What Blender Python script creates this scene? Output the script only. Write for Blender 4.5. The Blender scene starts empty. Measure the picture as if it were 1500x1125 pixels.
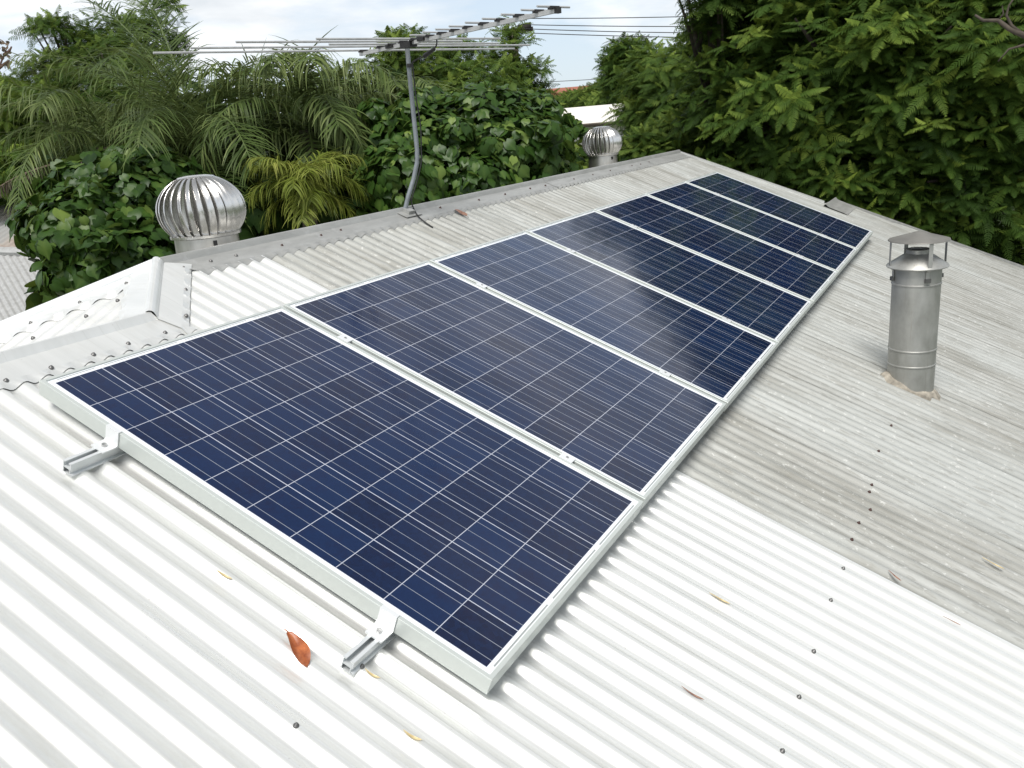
import bpy, math, random
import numpy as np
from mathutils import Vector, Matrix
random.seed(7); RNG = np.random.default_rng(11)
R_ = math.radians
S = bpy.context.scene
col = S.collection

# ------------------------------------------------------------------ camera, sky, sun, exposure
TH = R_(22.5)                                   # roof pitch
CT, ST = math.cos(TH), math.sin(TH)
GZ = -4.8                                       # ground level (the array's upper near corner is the origin)
def sw(x, y, n=0.0):                            # roof plane (x along ridge, y up the slope, n out of the roof) -> world
    return Vector((x, y*CT - n*ST, y*ST + n*CT))
CAMROT = [[0.4791522, -0.8741114, -0.0796393], [-0.2954069, -0.0751569, -0.9524107], [0.8265277, 0.4798757, -0.2942301]]               # rows: right, down, forward in world axes
CAMLOC = Vector((-1.41732, -2.47066, 0.62235))
FPX = 1229.7                                    # focal length in pixels of a 1500 px wide picture
cam = bpy.data.cameras.new('camera'); camo = bpy.data.objects.new('camera', cam); col.objects.link(camo)
r0, r1, r2 = [Vector(r) for r in CAMROT]
camo.matrix_world = Matrix(((r0.x, -r1.x, -r2.x, CAMLOC.x), (r0.y, -r1.y, -r2.y, CAMLOC.y), (r0.z, -r1.z, -r2.z, CAMLOC.z), (0, 0, 0, 1)))
cam.sensor_width = 36; cam.lens = 36*FPX/1500; cam.clip_start = 0.05; cam.clip_end = 3000
S.camera = camo
def ray(px, py):
    return (r0*((px-750)/FPX) + r1*((py-562.5)/FPX) + r2).normalized()
def at(px, py, d):                              # world point seen at (px,py) at distance d
    return CAMLOC + ray(px, py)*d
def on(px, py, n):                              # roof-plane coordinates of a pixel at height n above the panel plane
    d = ray(px, py); dn = -d.y*ST + d.z*CT; cn = -CAMLOC.y*ST + CAMLOC.z*CT
    p = CAMLOC + d*((n-cn)/dn)
    return p.x, p.y*CT + p.z*ST

SUN_EL, SUN_AZ = 62, -164                       # azimuth from +X, counter-clockwise
sd = Vector((math.cos(R_(SUN_EL))*math.cos(R_(SUN_AZ)), math.cos(R_(SUN_EL))*math.sin(R_(SUN_AZ)), math.sin(R_(SUN_EL))))
sl = bpy.data.lights.new('sun', 'SUN'); sl.energy = 3.3; sl.angle = R_(30); sl.color = (1, .975, .94)
so = bpy.data.objects.new('sun', sl); col.objects.link(so)
so.rotation_euler = (-sd).to_track_quat('-Z', 'Y').to_euler(); so.location = (0, 0, 30)
W = bpy.data.worlds.new('World'); S.world = W; W.use_nodes = True
nt = W.node_tree; nt.nodes.clear()
def wn(t, **k):
    n = nt.nodes.new(t)
    for a, b in k.items(): setattr(n, a, b)
    return n
out = wn('ShaderNodeOutputWorld'); bg = wn('ShaderNodeBackground'); bg.inputs[1].default_value = 0.1
sky = wn('ShaderNodeTexSky', sky_type='NISHITA', sun_disc=False)
sky.sun_elevation = R_(SUN_EL); sky.air_density = 1.0; sky.sun_rotation = math.atan2(sd.x, sd.y)
tc = wn('ShaderNodeTexCoord'); mp = wn('ShaderNodeMapping'); mp.inputs['Scale'].default_value = (1, 1, 3.2)
n1 = wn('ShaderNodeTexNoise'); n1.inputs['Scale'].default_value = 3.1; n1.inputs['Detail'].default_value = 8; n1.inputs['Roughness'].default_value = .55
n1.inputs['Distortion'].default_value = .3
cr = wn('ShaderNodeValToRGB'); cr.color_ramp.elements[0].position = .40; cr.color_ramp.elements[1].position = .58
n2 = wn('ShaderNodeTexNoise'); n2.inputs['Scale'].default_value = 6.5; n2.inputs['Detail'].default_value = 6
cr2 = wn('ShaderNodeValToRGB'); cr2.color_ramp.elements[0].position = .35; cr2.color_ramp.elements[1].position = .62
cr2.color_ramp.elements[0].color = (6.6, 7.0, 7.4, 1); cr2.color_ramp.elements[1].color = (9.6, 9.7, 9.8, 1)
mx = wn('ShaderNodeMix', data_type='RGBA')
sc = wn('ShaderNodeMix', data_type='RGBA'); sc.blend_type = 'MIX'; sc.inputs[0].default_value = .62; sc.inputs[7].default_value = (6.9, 7.9, 9.1, 1)
L = nt.links.new
L(tc.outputs['Generated'], mp.inputs[0]); L(mp.outputs[0], n1.inputs[0]); L(mp.outputs[0], n2.inputs[0])
L(n1.outputs[0], cr.inputs[0]); L(n2.outputs[0], cr2.inputs[0])
L(sky.outputs[0], sc.inputs[6]); L(sc.outputs[2], mx.inputs[6]); L(cr.outputs[0], mx.inputs[0]); L(cr2.outputs[0], mx.inputs[7])
sxyz = wn('ShaderNodeSeparateXYZ'); L(tc.outputs['Generated'], sxyz.inputs[0])
mr = wn('ShaderNodeMapRange'); mr.inputs[1].default_value = .38; mr.inputs[2].default_value = .80; mr.inputs[3].default_value = 1.0; mr.inputs[4].default_value = .34; L(sxyz.outputs[2], mr.inputs[0])
vm = wn('ShaderNodeVectorMath', operation='SCALE'); L(mx.outputs[2], vm.inputs[0]); L(mr.outputs[0], vm.inputs[3]); L(vm.outputs[0], bg.inputs[0]); L(bg.outputs[0], out.inputs[0])
S.view_settings.view_transform = 'Standard'; S.view_settings.look = 'None'; S.view_settings.exposure = 0.27; S.view_settings.gamma = 1
S.view_settings.use_curve_mapping = False
S.render.engine = 'CYCLES'; S.render.resolution_x = 1024; S.render.resolution_y = 768

# ------------------------------------------------------------------ helpers
def tag(o, label=None, cat=None, group=None, kind=None):
    if label: o['label'] = label
    if cat: o['category'] = cat
    if group: o['group'] = group
    if kind: o['kind'] = kind
    return o
def empty(name, loc=(0, 0, 0), rot=(0, 0, 0)):
    o = bpy.data.objects.new(name, None); col.objects.link(o); o.location = loc; o.rotation_euler = rot
    o.empty_display_size = .2
    return o
class MB:
    def __init__(s): s.v = []; s.f = []
    def add(s, vs, fs):
        b = len(s.v); s.v += [tuple(v) for v in vs]; s.f += [tuple(i+b for i in f) for f in fs]; return s
    def box(s, c, d, M=None, bev=0):
        x, y, z = d[0]/2, d[1]/2, d[2]/2
        vs = [Vector((a*x, b*y, e*z)) for a in (-1, 1) for b in (-1, 1) for e in (-1, 1)]
        if M is not None: vs = [M @ v for v in vs]
        vs = [v+Vector(c) for v in vs]
        return s.add(vs, [(0, 1, 3, 2), (4, 6, 7, 5), (0, 4, 5, 1), (2, 3, 7, 6), (0, 2, 6, 4), (1, 5, 7, 3)])
    def tube(s, pts, r, n=8, cap=True):
        pts = [Vector(p) for p in pts]; rs = r if isinstance(r, (list, tuple)) else [r]*len(pts)
        t0 = (pts[1]-pts[0]).normalized(); a = t0.orthogonal().normalized(); vs = []; fs = []
        for i, p in enumerate(pts):
            t = (pts[min(i+1, len(pts)-1)]-pts[max(i-1, 0)]).normalized()
            a = (a - t*a.dot(t)).normalized(); b = t.cross(a)
            for k in range(n):
                q = 2*math.pi*k/n; vs.append(p + (a*math.cos(q)+b*math.sin(q))*rs[i])
        for i in range(len(pts)-1):
            for k in range(n):
                fs.append((i*n+k, i*n+(k+1) % n, (i+1)*n+(k+1) % n, (i+1)*n+k))
        if cap: fs.append(tuple(range(n-1, -1, -1))); fs.append(tuple((len(pts)-1)*n+k for k in range(n)))
        return s.add(vs, fs)
    def lathe(s, prof, n=48, c=(0, 0, 0)):
        vs = []; fs = []
        for r, z in prof:
            for k in range(n):
                q = 2*math.pi*k/n; vs.append((c[0]+r*math.cos(q), c[1]+r*math.sin(q), c[2]+z))
        for i in range(len(prof)-1):
            for k in range(n): fs.append((i*n+k, i*n+(k+1) % n, (i+1)*n+(k+1) % n, (i+1)*n+k))
        return s.add(vs, fs)
    def build(s, name, m, parent=None, smooth=False, sharp=None):
        me = bpy.data.meshes.new(name); me.from_pydata(s.v, [], s.f); me.update()
        if smooth:
            me.polygons.foreach_set('use_smooth', [True]*len(me.polygons))
            if sharp:
                try: me.set_sharp_from_angle(angle=R_(sharp))
                except Exception: pass
        o = bpy.data.objects.new(name, me); col.objects.link(o); me.materials.append(m)
        if parent: o.parent = parent
        return o
def npmesh(name, V, F, m, parent=None, tint=None, smooth=False):
    """V (n,3), F (m,k) constant k"""
    me = bpy.data.meshes.new(name); k = F.shape[1]
    me.vertices.add(len(V)); me.vertices.foreach_set('co', V.astype(np.float32).ravel())
    me.loops.add(F.size); me.loops.foreach_set('vertex_index', F.astype(np.int32).ravel())
    me.polygons.add(len(F)); me.polygons.foreach_set('loop_start', np.arange(0, F.size, k, dtype=np.int32))
    try: me.polygons.foreach_set('loop_total', np.full(len(F), k, dtype=np.int32))
    except Exception: pass
    if smooth: me.polygons.foreach_set('use_smooth', np.ones(len(F), dtype=bool))
    me.update(calc_edges=True)
    if tint is not None:
        a = me.attributes.new('tint', 'FLOAT', 'POINT'); a.data.foreach_set('value', tint.astype(np.float32))
    o = bpy.data.objects.new(name, me); col.objects.link(o); me.materials.append(m)
    if parent: o.parent = parent
    return o

# ------------------------------------------------------------------ materials
class NT:
    def __init__(s, name):
        s.m = bpy.data.materials.new(name); s.m.use_nodes = True; s.t = s.m.node_tree; s.b = s.t.nodes['Principled BSDF']
    def n(s, t, ins=None, **k):
        x = s.t.nodes.new(t)
        for a, b in k.items(): setattr(x, a, b)
        for a, b in (ins or {}).items():
            if isinstance(b, bpy.types.NodeSocket): s.t.links.new(b, x.inputs[a])
            else: x.inputs[a].default_value = b
        return x
    def math(s, op, a, b=0.0, c=0.0, clamp=False):
        return s.n('ShaderNodeMath', {0: a, 1: b, 2: c}, operation=op, use_clamp=clamp).outputs[0]
    def mix(s, f, a, b, mode='MIX'):
        x = s.n('ShaderNodeMix', data_type='RGBA', blend_type=mode)
        for i, v in ((0, f), (6, a), (7, b)):
            if isinstance(v, bpy.types.NodeSocket): s.t.links.new(v, x.inputs[i])
            else: x.inputs[i].default_value = v if i == 0 or len(v) == 4 else (*v, 1)
        return x.outputs[2]
    def ramp(s, f, stops):
        x = s.n('ShaderNodeValToRGB'); e = x.color_ramp.elements
        while len(e) < len(stops): e.new(.5)
        for q, (p, c) in zip(e, stops): q.position = p; q.color = (*c, 1) if len(c) == 3 else c
        s.t.links.new(f, x.inputs[0]); return x.outputs[0]
    def coord(s, scale=(1, 1, 1), rot=(0, 0, 0)):
        c = s.n('ShaderNodeTexCoord'); m = s.n('ShaderNodeMapping', {'Scale': scale, 'Rotation': rot}); s.t.links.new(c.outputs['Object'], m.inputs[0]); return m.outputs[0]
    def noise(s, vec, sc, det=4, rough=.5):
        return s.n('ShaderNodeTexNoise', {'Vector': vec, 'Scale': sc, 'Detail': det, 'Roughness': rough}).outputs[0]
    def set(s, **k):
        for a, b in k.items():
            key = {'color': 'Base Color', 'rough': 'Roughness', 'metal': 'Metallic', 'spec': 'Specular IOR Level', 'normal': 'Normal', 'ior': 'IOR'}[a]
            if isinstance(b, bpy.types.NodeSocket): s.t.links.new(b, s.b.inputs[key])
            else: s.b.inputs[key].default_value = (*b, 1) if key == 'Base Color' and len(b) == 3 else b
        return s.m
    def bump(s, h, st=.3, dist=.01):
        return s.n('ShaderNodeBump', {'Height': h, 'Strength': st, 'Distance': dist}).outputs[0]

def simple(name, c, rough=.5, metal=0., var=.12, scale=20):
    t = NT(name); v = t.noise(t.coord(), scale, 5)
    cc = t.ramp(v, [(.3, tuple(x*(1-var) for x in c)), (.7, tuple(min(1, x*(1+var)) for x in c))])
    return t.set(color=cc, rough=rough, metal=metal)

def new_sheet():
    t = NT('zinc_sheet_new'); c = t.coord((6, .5, .5)); v = t.noise(c, 3, 4)
    cc = t.ramp(v, [(.3, (.71, .715, .69)), (.7, (.81, .81, .785))])
    sp = t.noise(t.coord(), 90, 3); cc = t.mix(t.math('MULTIPLY', t.math('GREATER_THAN', sp, .735), .35), cc, (.45, .42, .38))
    dust = t.noise(t.coord((2.2, .6, .6)), 2.4, 7, .7); cc = t.mix(t.ramp(dust, [(.50, (0, 0, 0)), (.70, (.45, .45, .45))]), cc, (.58, .57, .52))
    run = t.noise(t.coord((30, .8, .8)), 2.5, 5, .6); cc = t.mix(t.ramp(run, [(.60, (0, 0, 0)), (.72, (.30, .30, .30))]), cc, (.50, .49, .44))
    r = t.math('MULTIPLY_ADD', dust, .22, .20)
    return t.set(color=cc, rough=r, metal=.42)
def old_sheet(rot=0):
    t = NT('zinc_sheet_weathered'); c = t.coord((9, .55, .55)); big = t.noise(t.coord((1, .35, .35)), 1.6, 5, .6)
    st = t.noise(c, 2.6, 6, .65); fine = t.noise(t.coord((30, 2.5, 2.5)), 3, 5, .7)
    base = t.ramp(st, [(.30, (.20, .20, .175)), (.5, (.345, .35, .325)), (.72, (.50, .51, .49))])
    base = t.mix(t.math('MULTIPLY', fine, .55), base, (.33, .31, .27))
    base = t.mix(t.ramp(big, [(.42, (0, 0, 0)), (.62, (.6, .6, .6))]), base, (.46, .475, .455))
    br = t.noise(t.coord((16, 1.6, 1.6)), 6, 4, .6); base = t.mix(t.ramp(br, [(.56, (0, 0, 0)), (.63, (.5, .5, .5))]), base, (.24, .235, .21))
    sp = t.noise(t.coord((3, 1.2, 1.2)), 22, 5, .7)
    base = t.mix(t.ramp(sp, [(.60, (0, 0, 0)), (.66, (.6, .6, .6))]), base, (.62, .62, .59))
    sp2 = t.noise(t.coord((5, .9, .9)), 9, 6, .75)
    base = t.mix(t.ramp(sp2, [(.60, (0, 0, 0)), (.70, (.55, .55, .55))]), base, (.20, .185, .15))
    return t.set(color=base, rough=t.math('MULTIPLY_ADD', st, .25, .42), metal=.22)
def cap_metal():
    t = NT('ridge_cap_zinc'); c = t.coord((1.5, 6, 6)); st = t.noise(c, 3, 6, .65)
    base = t.ramp(st, [(.3, (.30, .30, .285)), (.7, (.42, .42, .40))])
    sp = t.noise(t.coord(), 14, 6, .7); base = t.mix(t.ramp(sp, [(.56, (0, 0, 0)), (.68, (.5, .5, .5))]), base, (.46, .46, .45))
    return t.set(color=base, rough=.5, metal=.3)
def shiny(name, c=(.78, .76, .73), rough=.26, scr=1.0):
    t = NT(name); v = t.noise(t.coord((4, 4, 1)), 9, 6, .6)
    cc = t.ramp(v, [(.3, tuple(x*.86 for x in c)), (.7, c)])
    return t.set(color=cc, rough=t.math('MULTIPLY_ADD', v, .18*scr, rough-.1), metal=.92, normal=t.bump(t.noise(t.coord(), 12, 3), .05, .004))
def flue_metal():
    t = NT('flue_galvanised'); v = t.noise(t.coord((1, 1, .6)), 9, 6, .65)
    cc = t.ramp(v, [(.3, (.30, .30, .275)), (.7, (.45, .445, .42))])
    dr = t.noise(t.coord((26, 26, .7)), 2.2, 5, .6)
    cc = t.mix(t.ramp(dr, [(.60, (0, 0, 0)), (.74, (.6, .6, .6))]), cc, (.20, .16, .12))
    return t.set(color=cc, rough=t.math('MULTIPLY_ADD', v, .3, .3), metal=.55)
def anod(name, c=(.74, .755, .735), rough=.42):
    t = NT(name); v = t.noise(t.coord((1, 1, 1)), 40, 3)
    return t.set(color=t.ramp(v, [(.2, tuple(x*.95 for x in c)), (.8, c)]), rough=rough, metal=.25)

PW, PL, PITCH = 1.0346, 1.65, 1.05265
def cell_material():
    t = NT('photovoltaic_cells'); tcn = t.n('ShaderNodeTexCoord'); sp = t.n('ShaderNodeSeparateXYZ', {0: tcn.outputs['Object']})
    x, y = sp.outputs[0], t.math('MULTIPLY', sp.outputs[1], -1.0)
    u = t.math('DIVIDE', t.math('SUBTRACT', x, .0290), .1628); v = t.math('DIVIDE', t.math('SUBTRACT', y, .031), .1588)
    fu = t.math('FRACT', u); fv = t.math('FRACT', v)
    inu = t.math('MULTIPLY', t.math('GREATER_THAN', u, 0.0), t.math('LESS_THAN', u, 6.0))
    inv = t.math('MULTIPLY', t.math('GREATER_THAN', v, 0.0), t.math('LESS_THAN', v, 10.0))
    inside = t.math('MULTIPLY', inu, inv)
    du = t.math('ABSOLUTE', t.math('SUBTRACT', fu, .5)); dv = t.math('ABSOLUTE', t.math('SUBTRACT', fv, .5))
    cell = t.math('MULTIPLY', t.math('LESS_THAN', du, .4905), t.math('LESS_THAN', dv, .4925))
    cell = t.math('MULTIPLY', cell, inside)
    bb = t.math('LESS_THAN', t.math('ABSOLUTE', t.math('SUBTRACT', t.math('FRACT', t.math('MULTIPLY', u, 3.0)), .5)), .0165)
    # busbar ribbons continue a little past the first and last cell
    vx = t.math('MULTIPLY', t.math('GREATER_THAN', v, -.08), t.math('LESS_THAN', v, 10.08)); bb = t.math('MULTIPLY', bb, t.math('MULTIPLY', inu, vx))
    info = t.n('ShaderNodeObjectInfo')
    cx = t.n('ShaderNodeCombineXYZ', {0: t.math('FLOOR', u), 1: t.math('FLOOR', v), 2: t.math('MULTIPLY', info.outputs['Random'], 57.0)})
    wnz = t.n('ShaderNodeTexWhiteNoise', {'Vector': cx.outputs[0]})
    sh = t.n('ShaderNodeVectorMath', {0: tcn.outputs['Object'], 1: cx.outputs[0]}, operation='ADD')
    vor = t.n('ShaderNodeTexVoronoi', {'Vector': sh.outputs[0], 'Scale': 85.0}); mott = t.noise(sh.outputs[0], 14, 6, .7)
    c = t.ramp(wnz.outputs['Value'], [(0, (.0045, .0090, .033)), (.5, (.0050, .0130, .047)), (1, (.0062, .0180, .062))])
    c = t.mix(t.math('MULTIPLY', t.n('ShaderNodeSeparateColor', {0: vor.outputs['Color']}).outputs[0], .38), c, (.007, .021, .072))
    c = t.mix(t.ramp(mott, [(.5, (0, 0, 0)), (.72, (.55, .55, .55))]), c, (.010, .009, .030))
    c = t.mix(bb, c, (.27, .29, .33))
    c = t.mix(t.math('SUBTRACT', 1.0, cell), c, t.mix(t.math('SUBTRACT', 1.0, inside), (.46, .48, .54), (.80, .82, .84)))
    # solder ribbons in the upper and lower white margins
    def dash(y0, y1, spans):
        a = t.math('MULTIPLY', t.math('GREATER_THAN', y, y0), t.math('LESS_THAN', y, y1)); tot = None
        for p, q in spans:
            w = t.math('MULTIPLY', t.math('GREATER_THAN', x, p), t.math('LESS_THAN', x, q)); tot = w if tot is None else t.math('MAXIMUM', tot, w)
        return t.math('MULTIPLY', a, tot)
    d = t.math('MAXIMUM', dash(1.6285, 1.6335, [(.045, .338), (.371, .664), (.697, .99)]), dash(.0175, .0215, [(.045, .175), (.208, .50), (.534, .827), (.86, .99)]))
    c = t.mix(d, c, (.30, .32, .31))
    wv = t.noise(t.coord(), 3.0, 2); dirt = t.noise(t.coord(), 7, 6, .7)
    return t.set(color=c, rough=t.math('MULTIPLY_ADD', dirt, .09, .075), ior=1.52, normal=t.bump(wv, .05, .01))

def leaf_mat(name, dark, mid, light, rough=.5, trans=.28, spec=.4):
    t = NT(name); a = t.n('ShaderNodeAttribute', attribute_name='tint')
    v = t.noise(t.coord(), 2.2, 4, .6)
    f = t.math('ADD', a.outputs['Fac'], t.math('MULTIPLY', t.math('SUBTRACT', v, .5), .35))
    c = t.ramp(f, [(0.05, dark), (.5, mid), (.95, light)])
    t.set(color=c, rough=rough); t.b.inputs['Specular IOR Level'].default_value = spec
    tr = t.n('ShaderNodeBsdfTranslucent'); t.t.links.new(t.mix(.5, c, light), tr.inputs[0])
    mxs = t.n('ShaderNodeMixShader', {0: trans}); t.t.links.new(t.b.outputs[0], mxs.inputs[1]); t.t.links.new(tr.outputs[0], mxs.inputs[2])
    t.t.links.new(mxs.outputs[0], t.t.nodes['Material Output'].inputs[0])
    return t.m
M_NEW, M_OLD, M_CAP = new_sheet(), old_sheet(), cap_metal()
M_FRAME = anod('panel_frame_aluminium', (.56, .59, .56)); M_RAIL = anod('rail_aluminium', (.66, .68, .68), .35); M_CLAMP = anod('clamp_aluminium', (.78, .79, .79), .3)
M_CELL = cell_material(); M_BACK = simple('backsheet_white', (.7, .7, .7))
M_VENT = shiny('spun_aluminium'); M_THROAT = shiny('vent_throat_zinc', (.62, .60, .56), .34); M_FLUE = flue_metal()
M_SCREW = shiny('screw_steel', (.20, .195, .19), .5); M_BOLT = shiny('bolt_steel', (.55, .55, .54), .4); M_CAPF = simple('rain_cap_metal', (.21, .20, .18), .5, .35, .2, 9)
M_RUST = simple('rusty_screw', (.055, .025, .02), .7)
M_DARK = simple('dark_interior', (.02, .017, .015), .8); M_ANT = simple('antenna_aluminium', (.50, .50, .49), .4, .35)
M_BLACK = simple('black_plastic', (.018, .017, .017), .5); M_MAST = simple('galvanised_mast', (.25, .27, .285), .5, .35)
M_MORTAR = simple('sealant_lumps', (.30, .27, .22), .9, 0, .4, 30); M_BARK = simple('bark', (.075, .06, .045), .9, 0, .4, 12)
M_WALL = simple('painted_wall', (.6, .58, .52), .8)

# ------------------------------------------------------------------ ground, hills
def ground():
    t = NT('garden_ground'); v = t.noise(t.coord(), .8, 8, .6)
    m = t.set(color=t.ramp(v, [(.3, (.025, .04, .012)), (.55, (.05, .07, .025)), (.75, (.11, .09, .06))]), rough=.95)
    b = MB(); n = 24
    vs = [((i/n-.5)*1600, (j/n-.5)*1600, GZ) for i in range(n+1) for j in range(n+1)]
    b.add(vs, [(i*(n+1)+j, (i+1)*(n+1)+j, (i+1)*(n+1)+j+1, i*(n+1)+j+1) for i in range(n) for j in range(n)])
    tag(b.build('ground', m), kind='structure')
    t = NT('wooded_hill'); v = t.noise(t.coord(), .22, 8, .7)
    m = t.set(color=t.ramp(v, [(.3, (.018, .03, .016)), (.6, (.04, .06, .028)), (.8, (.08, .09, .05))]), rough=1, normal=t.bump(v, 1, 3))
    nx, ny = 160, 14; V = []
    for i in range(nx+1):
        az = R_(-30+130*i/nx)
        for j in range(ny+1):
            q = j/ny; r = 170+q*160
            h = math.sin(math.pi*min(1, q*1.0)*.5)*(13.5+4*math.sin(az*7+1)+2.5*math.sin(az*17)+1.2*math.sin(az*41+q*9)) + (random.random()-.5)*2.0*q
            V.append((CAMLOC.x+r*math.cos(az), CAMLOC.y+r*math.sin(az), GZ-.2+h))
    F = [(i*(ny+1)+j, i*(ny+1)+j+1, (i+1)*(ny+1)+j+1, (i+1)*(ny+1)+j) for i in range(nx) for j in range(ny)]
    b = MB(); b.add(V, F); tag(b.build('hills', m, smooth=True), kind='structure')
ground()

# ------------------------------------------------------------------ the house with its corrugated roof
NM = -.100; AMP = .0092; CP = .0763; PH = .0435          # mean plane, wave, pitch, phase of the corrugations
def wave(u): return AMP*math.cos(2*math.pi*(u-PH)/CP)
house = empty('house', (0, 0, GZ))
tag(house, 'house with a half new, half weathered corrugated metal roof that carries the solar panels', 'house')
def hb(mb, name, m, smooth=True, parent=house, sharp=None):
    o = mb.build(name, m, parent, smooth, sharp)
    if parent is house: o.location = (0, 0, -GZ)
    return o
def corrugated(P, u0, u1, vr, off=lambda u: 0.0, seg=10, vs=6, ph=True):
    """P(u,v,n)->world, vr(u)->(v0,v1)"""
    b = MB(); n = max(1, int(round((u1-u0)/CP*seg))); vv = []; fs = []
    for i in range(n+1):
        u = u0+(u1-u0)*i/n; a, c = vr(u)
        for j in range(vs+1):
            v = a+(c-a)*j/vs
            vv.append(P(u, v, NM+wave(u)+off(u)+.0007*math.sin(u*7+v*3)))
    for i in range(n):
        for j in range(vs): fs.append((i*(vs+1)+j, (i+1)*(vs+1)+j, (i+1)*(vs+1)+j+1, i*(vs+1)+j+1))
    b.add(vv, fs); return b
YR, YL, XA = .66, .28, 1.0                              # upper ridge, lower ridge (roof coords), hip apex
RG = sw(XA, YR, NM); RL = sw(0, YL, NM)                 # world points on the two ridges
XJ = XA - (RG.z-RL.z)/math.tan(TH)                      # where the hip meets the lower ridge
YB = -6.5
def ytop(X):
    if X < XJ: return YL
    if X < XA: return YL+(YR-YL)*(X-XJ)/(XA-XJ)
    if X < 8.10: return YR
    if X < 8.44: return YR-(X-8.10)*(YR+1.03)/.34
    if X < 8.80: return -1.03
    return -1.03-(X-8.80)*9.3
front = lambda u, v, n: sw(u, v, n)
XN = 1.4932+.004                                        # boundary between the new and the weathered sheets
b = MB()
x = XN; sheets = []
while x > -7: sheets.append((max(-7, x-.763), x)); x -= .763
for a, c in sheets:
    q = corrugated(front, a-.045, c, lambda u: (YB, ytop(u)), lambda u, a=a: .0012+.0016*(u-a)/.763, 12, 5); b.add(q.v, q.f)
hb(b, 'new_roof_sheeting', M_NEW)
b = MB(); x = XN
while x < 9.35:
    c = min(x+.763, 9.38)
    q = corrugated(front, x-.01, c+.045, lambda u: (YB, max(YB, ytop(u))), lambda u, x=x: .0012-.0012*(u-x)/.763+.0009*math.sin(u*23)*math.sin(u*41+2), 10, 8); b.add(q.v, q.f); x = c
    if c >= 9.37: break
hb(b, 'weathered_roof_sheeting', M_OLD)
# back slope of the main roof
EB = 2.9
back = lambda u, v, n: Vector((u, RG.y + v*CT + (n-NM)*ST, RG.z - v*ST + (n-NM)*CT))
vb = (EB-RG.y)/CT
q = corrugated(back, XA-(EB-RG.y), 8.1, lambda u: (max(0, (XA-u)/CT) if u < XA else 0, vb), seg=6); hb(q, 'back_roof_slope', M_OLD)
# hip end slope facing away from the array
endp = lambda u, v, n: Vector((XA - v*CT - (n-NM)*ST, u, RG.z - v*ST + (n-NM)*CT))
def evr(u):
    top = (abs(u-RG.y))/CT; bot = (XA-(XJ-(u-RL.y)))/CT
    return (top, max(top+.001, bot))
q = corrugated(endp, RL.y, EB, evr, seg=10); hb(q, 'hip_end_slope', M_NEW)
# back slope behind the lower ridge
lowb = lambda u, v, n: Vector((u, RL.y + v*CT + (n-NM)*ST, RL.z - v*ST + (n-NM)*CT))
q = corrugated(lowb, -7, XJ, lambda u: (0, max(.001, min(vb, (XJ-u)/CT))), seg=6); hb(q, 'lower_back_slope', M_NEW)
# extension roof beyond the far gable: small ridge running away from the camera
RF = sw(8.44, -1.06, NM)
farb = lambda u, v, n: Vector((u, RF.y + v*CT + (n-NM)*ST, RF.z - v*ST + (n-NM)*CT))
q = corrugated(farb, 8.30, 8.86, lambda u: (0, 1.6), seg=6); hb(q, 'far_extension_slope', M_OLD)

def cap(P0, P1, wings, m, name, roll=.017, step=.008, lift=0.0, parent=house):
    """folded ridge capping; wings = [(dir, normal, width, heightfn(world point)->corrugation height, mitre0, mitre1)] for both sides"""
    P0, P1 = Vector(P0), Vector(P1); T = (P1-P0); Ln = T.length; T.normalize(); n = max(2, int(Ln/step))
    b = MB(); rows = []
    offs = [1.0, .80, .78, .30, .16, .0]
    for side, (d, nn, w, hf, m0, m1) in enumerate(wings):
        rr = []
        for k, o in enumerate(offs):
            s = o*w if k < 5 else roll
            r = []
            for i in range(n+1):
                t = (m0*s)+(Ln-m0*s-m1*s)*i/n
                p = P0+T*t+d*s
                if k == 0: h = hf(p)+.0030+lift
                elif k == 5: h = .019+lift
                else: h = AMP+.003+lift+(.0016 if k in (3, 4) else 0)
                r.append(p+nn*h)
            rr.append(r)
        rows.append(rr)
    up = (wings[0][1]+wings[1][1]).normalized()
    mid = []
    for a in (-60, -30, 0, 30, 60):
        side = (wings[0][0]-wings[1][0]).normalized()
        mid.append([P0+T*(Ln*i/n)+up*(.020+lift+roll*math.cos(R_(a)))+side*(-roll*math.sin(R_(a))*1.0) for i in range(n+1)])
    seq = rows[0]+mid+rows[1][::-1]
    vs = [p for r in seq for p in r]; N = n+1
    fs = [(k*N+i, k*N+i+1, (k+1)*N+i+1, (k+1)*N+i) for k in range(len(seq)-1) for i in range(n)]
    b.add(vs, fs)
    return hb(b, name, m, True, parent, 28)
UPF = Vector((0, -ST, CT)); DNF = Vector((0, -CT, -ST)); UPB = Vector((0, ST, CT)); DNB = Vector((0, CT, -ST))
UPE = Vector((-ST, 0, CT)); DNE = Vector((-CT, 0, -ST))
hX = lambda p: wave(p.x)
hY = lambda p: wave(p.y)
zero = lambda p: 0.0
fwF = lambda w, m0=0, m1=0: (DNF, UPF, w, hX, m0, m1)
fwB = lambda w, m0=0, m1=0: (DNB, UPB, w, zero, m0, m1)
cap((XA+.0, RG.y, RG.z), (4.75, RG.y, RG.z), [fwF(.145, .85), fwB(.145, 0)], M_CAP, 'ridge_cap', lift=.0)
cap((4.70, RG.y, RG.z), (7.02, RG.y, RG.z), [fwF(.145), fwB(.145)], M_CAP, 'ridge_cap', lift=.0025)
cap((6.97, RG.y, RG.z), (8.16, RG.y, RG.z), [fwF(.145), fwB(.145)], M_CAP, 'ridge_cap', lift=.0045)
cap((-7, RL.y, RL.z), (XJ+.0, RL.y, RL.z), [fwF(.150, 0, -.62), fwB(.14, 0, 0)], M_NEW, 'lower_ridge_cap', lift=.003)
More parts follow.
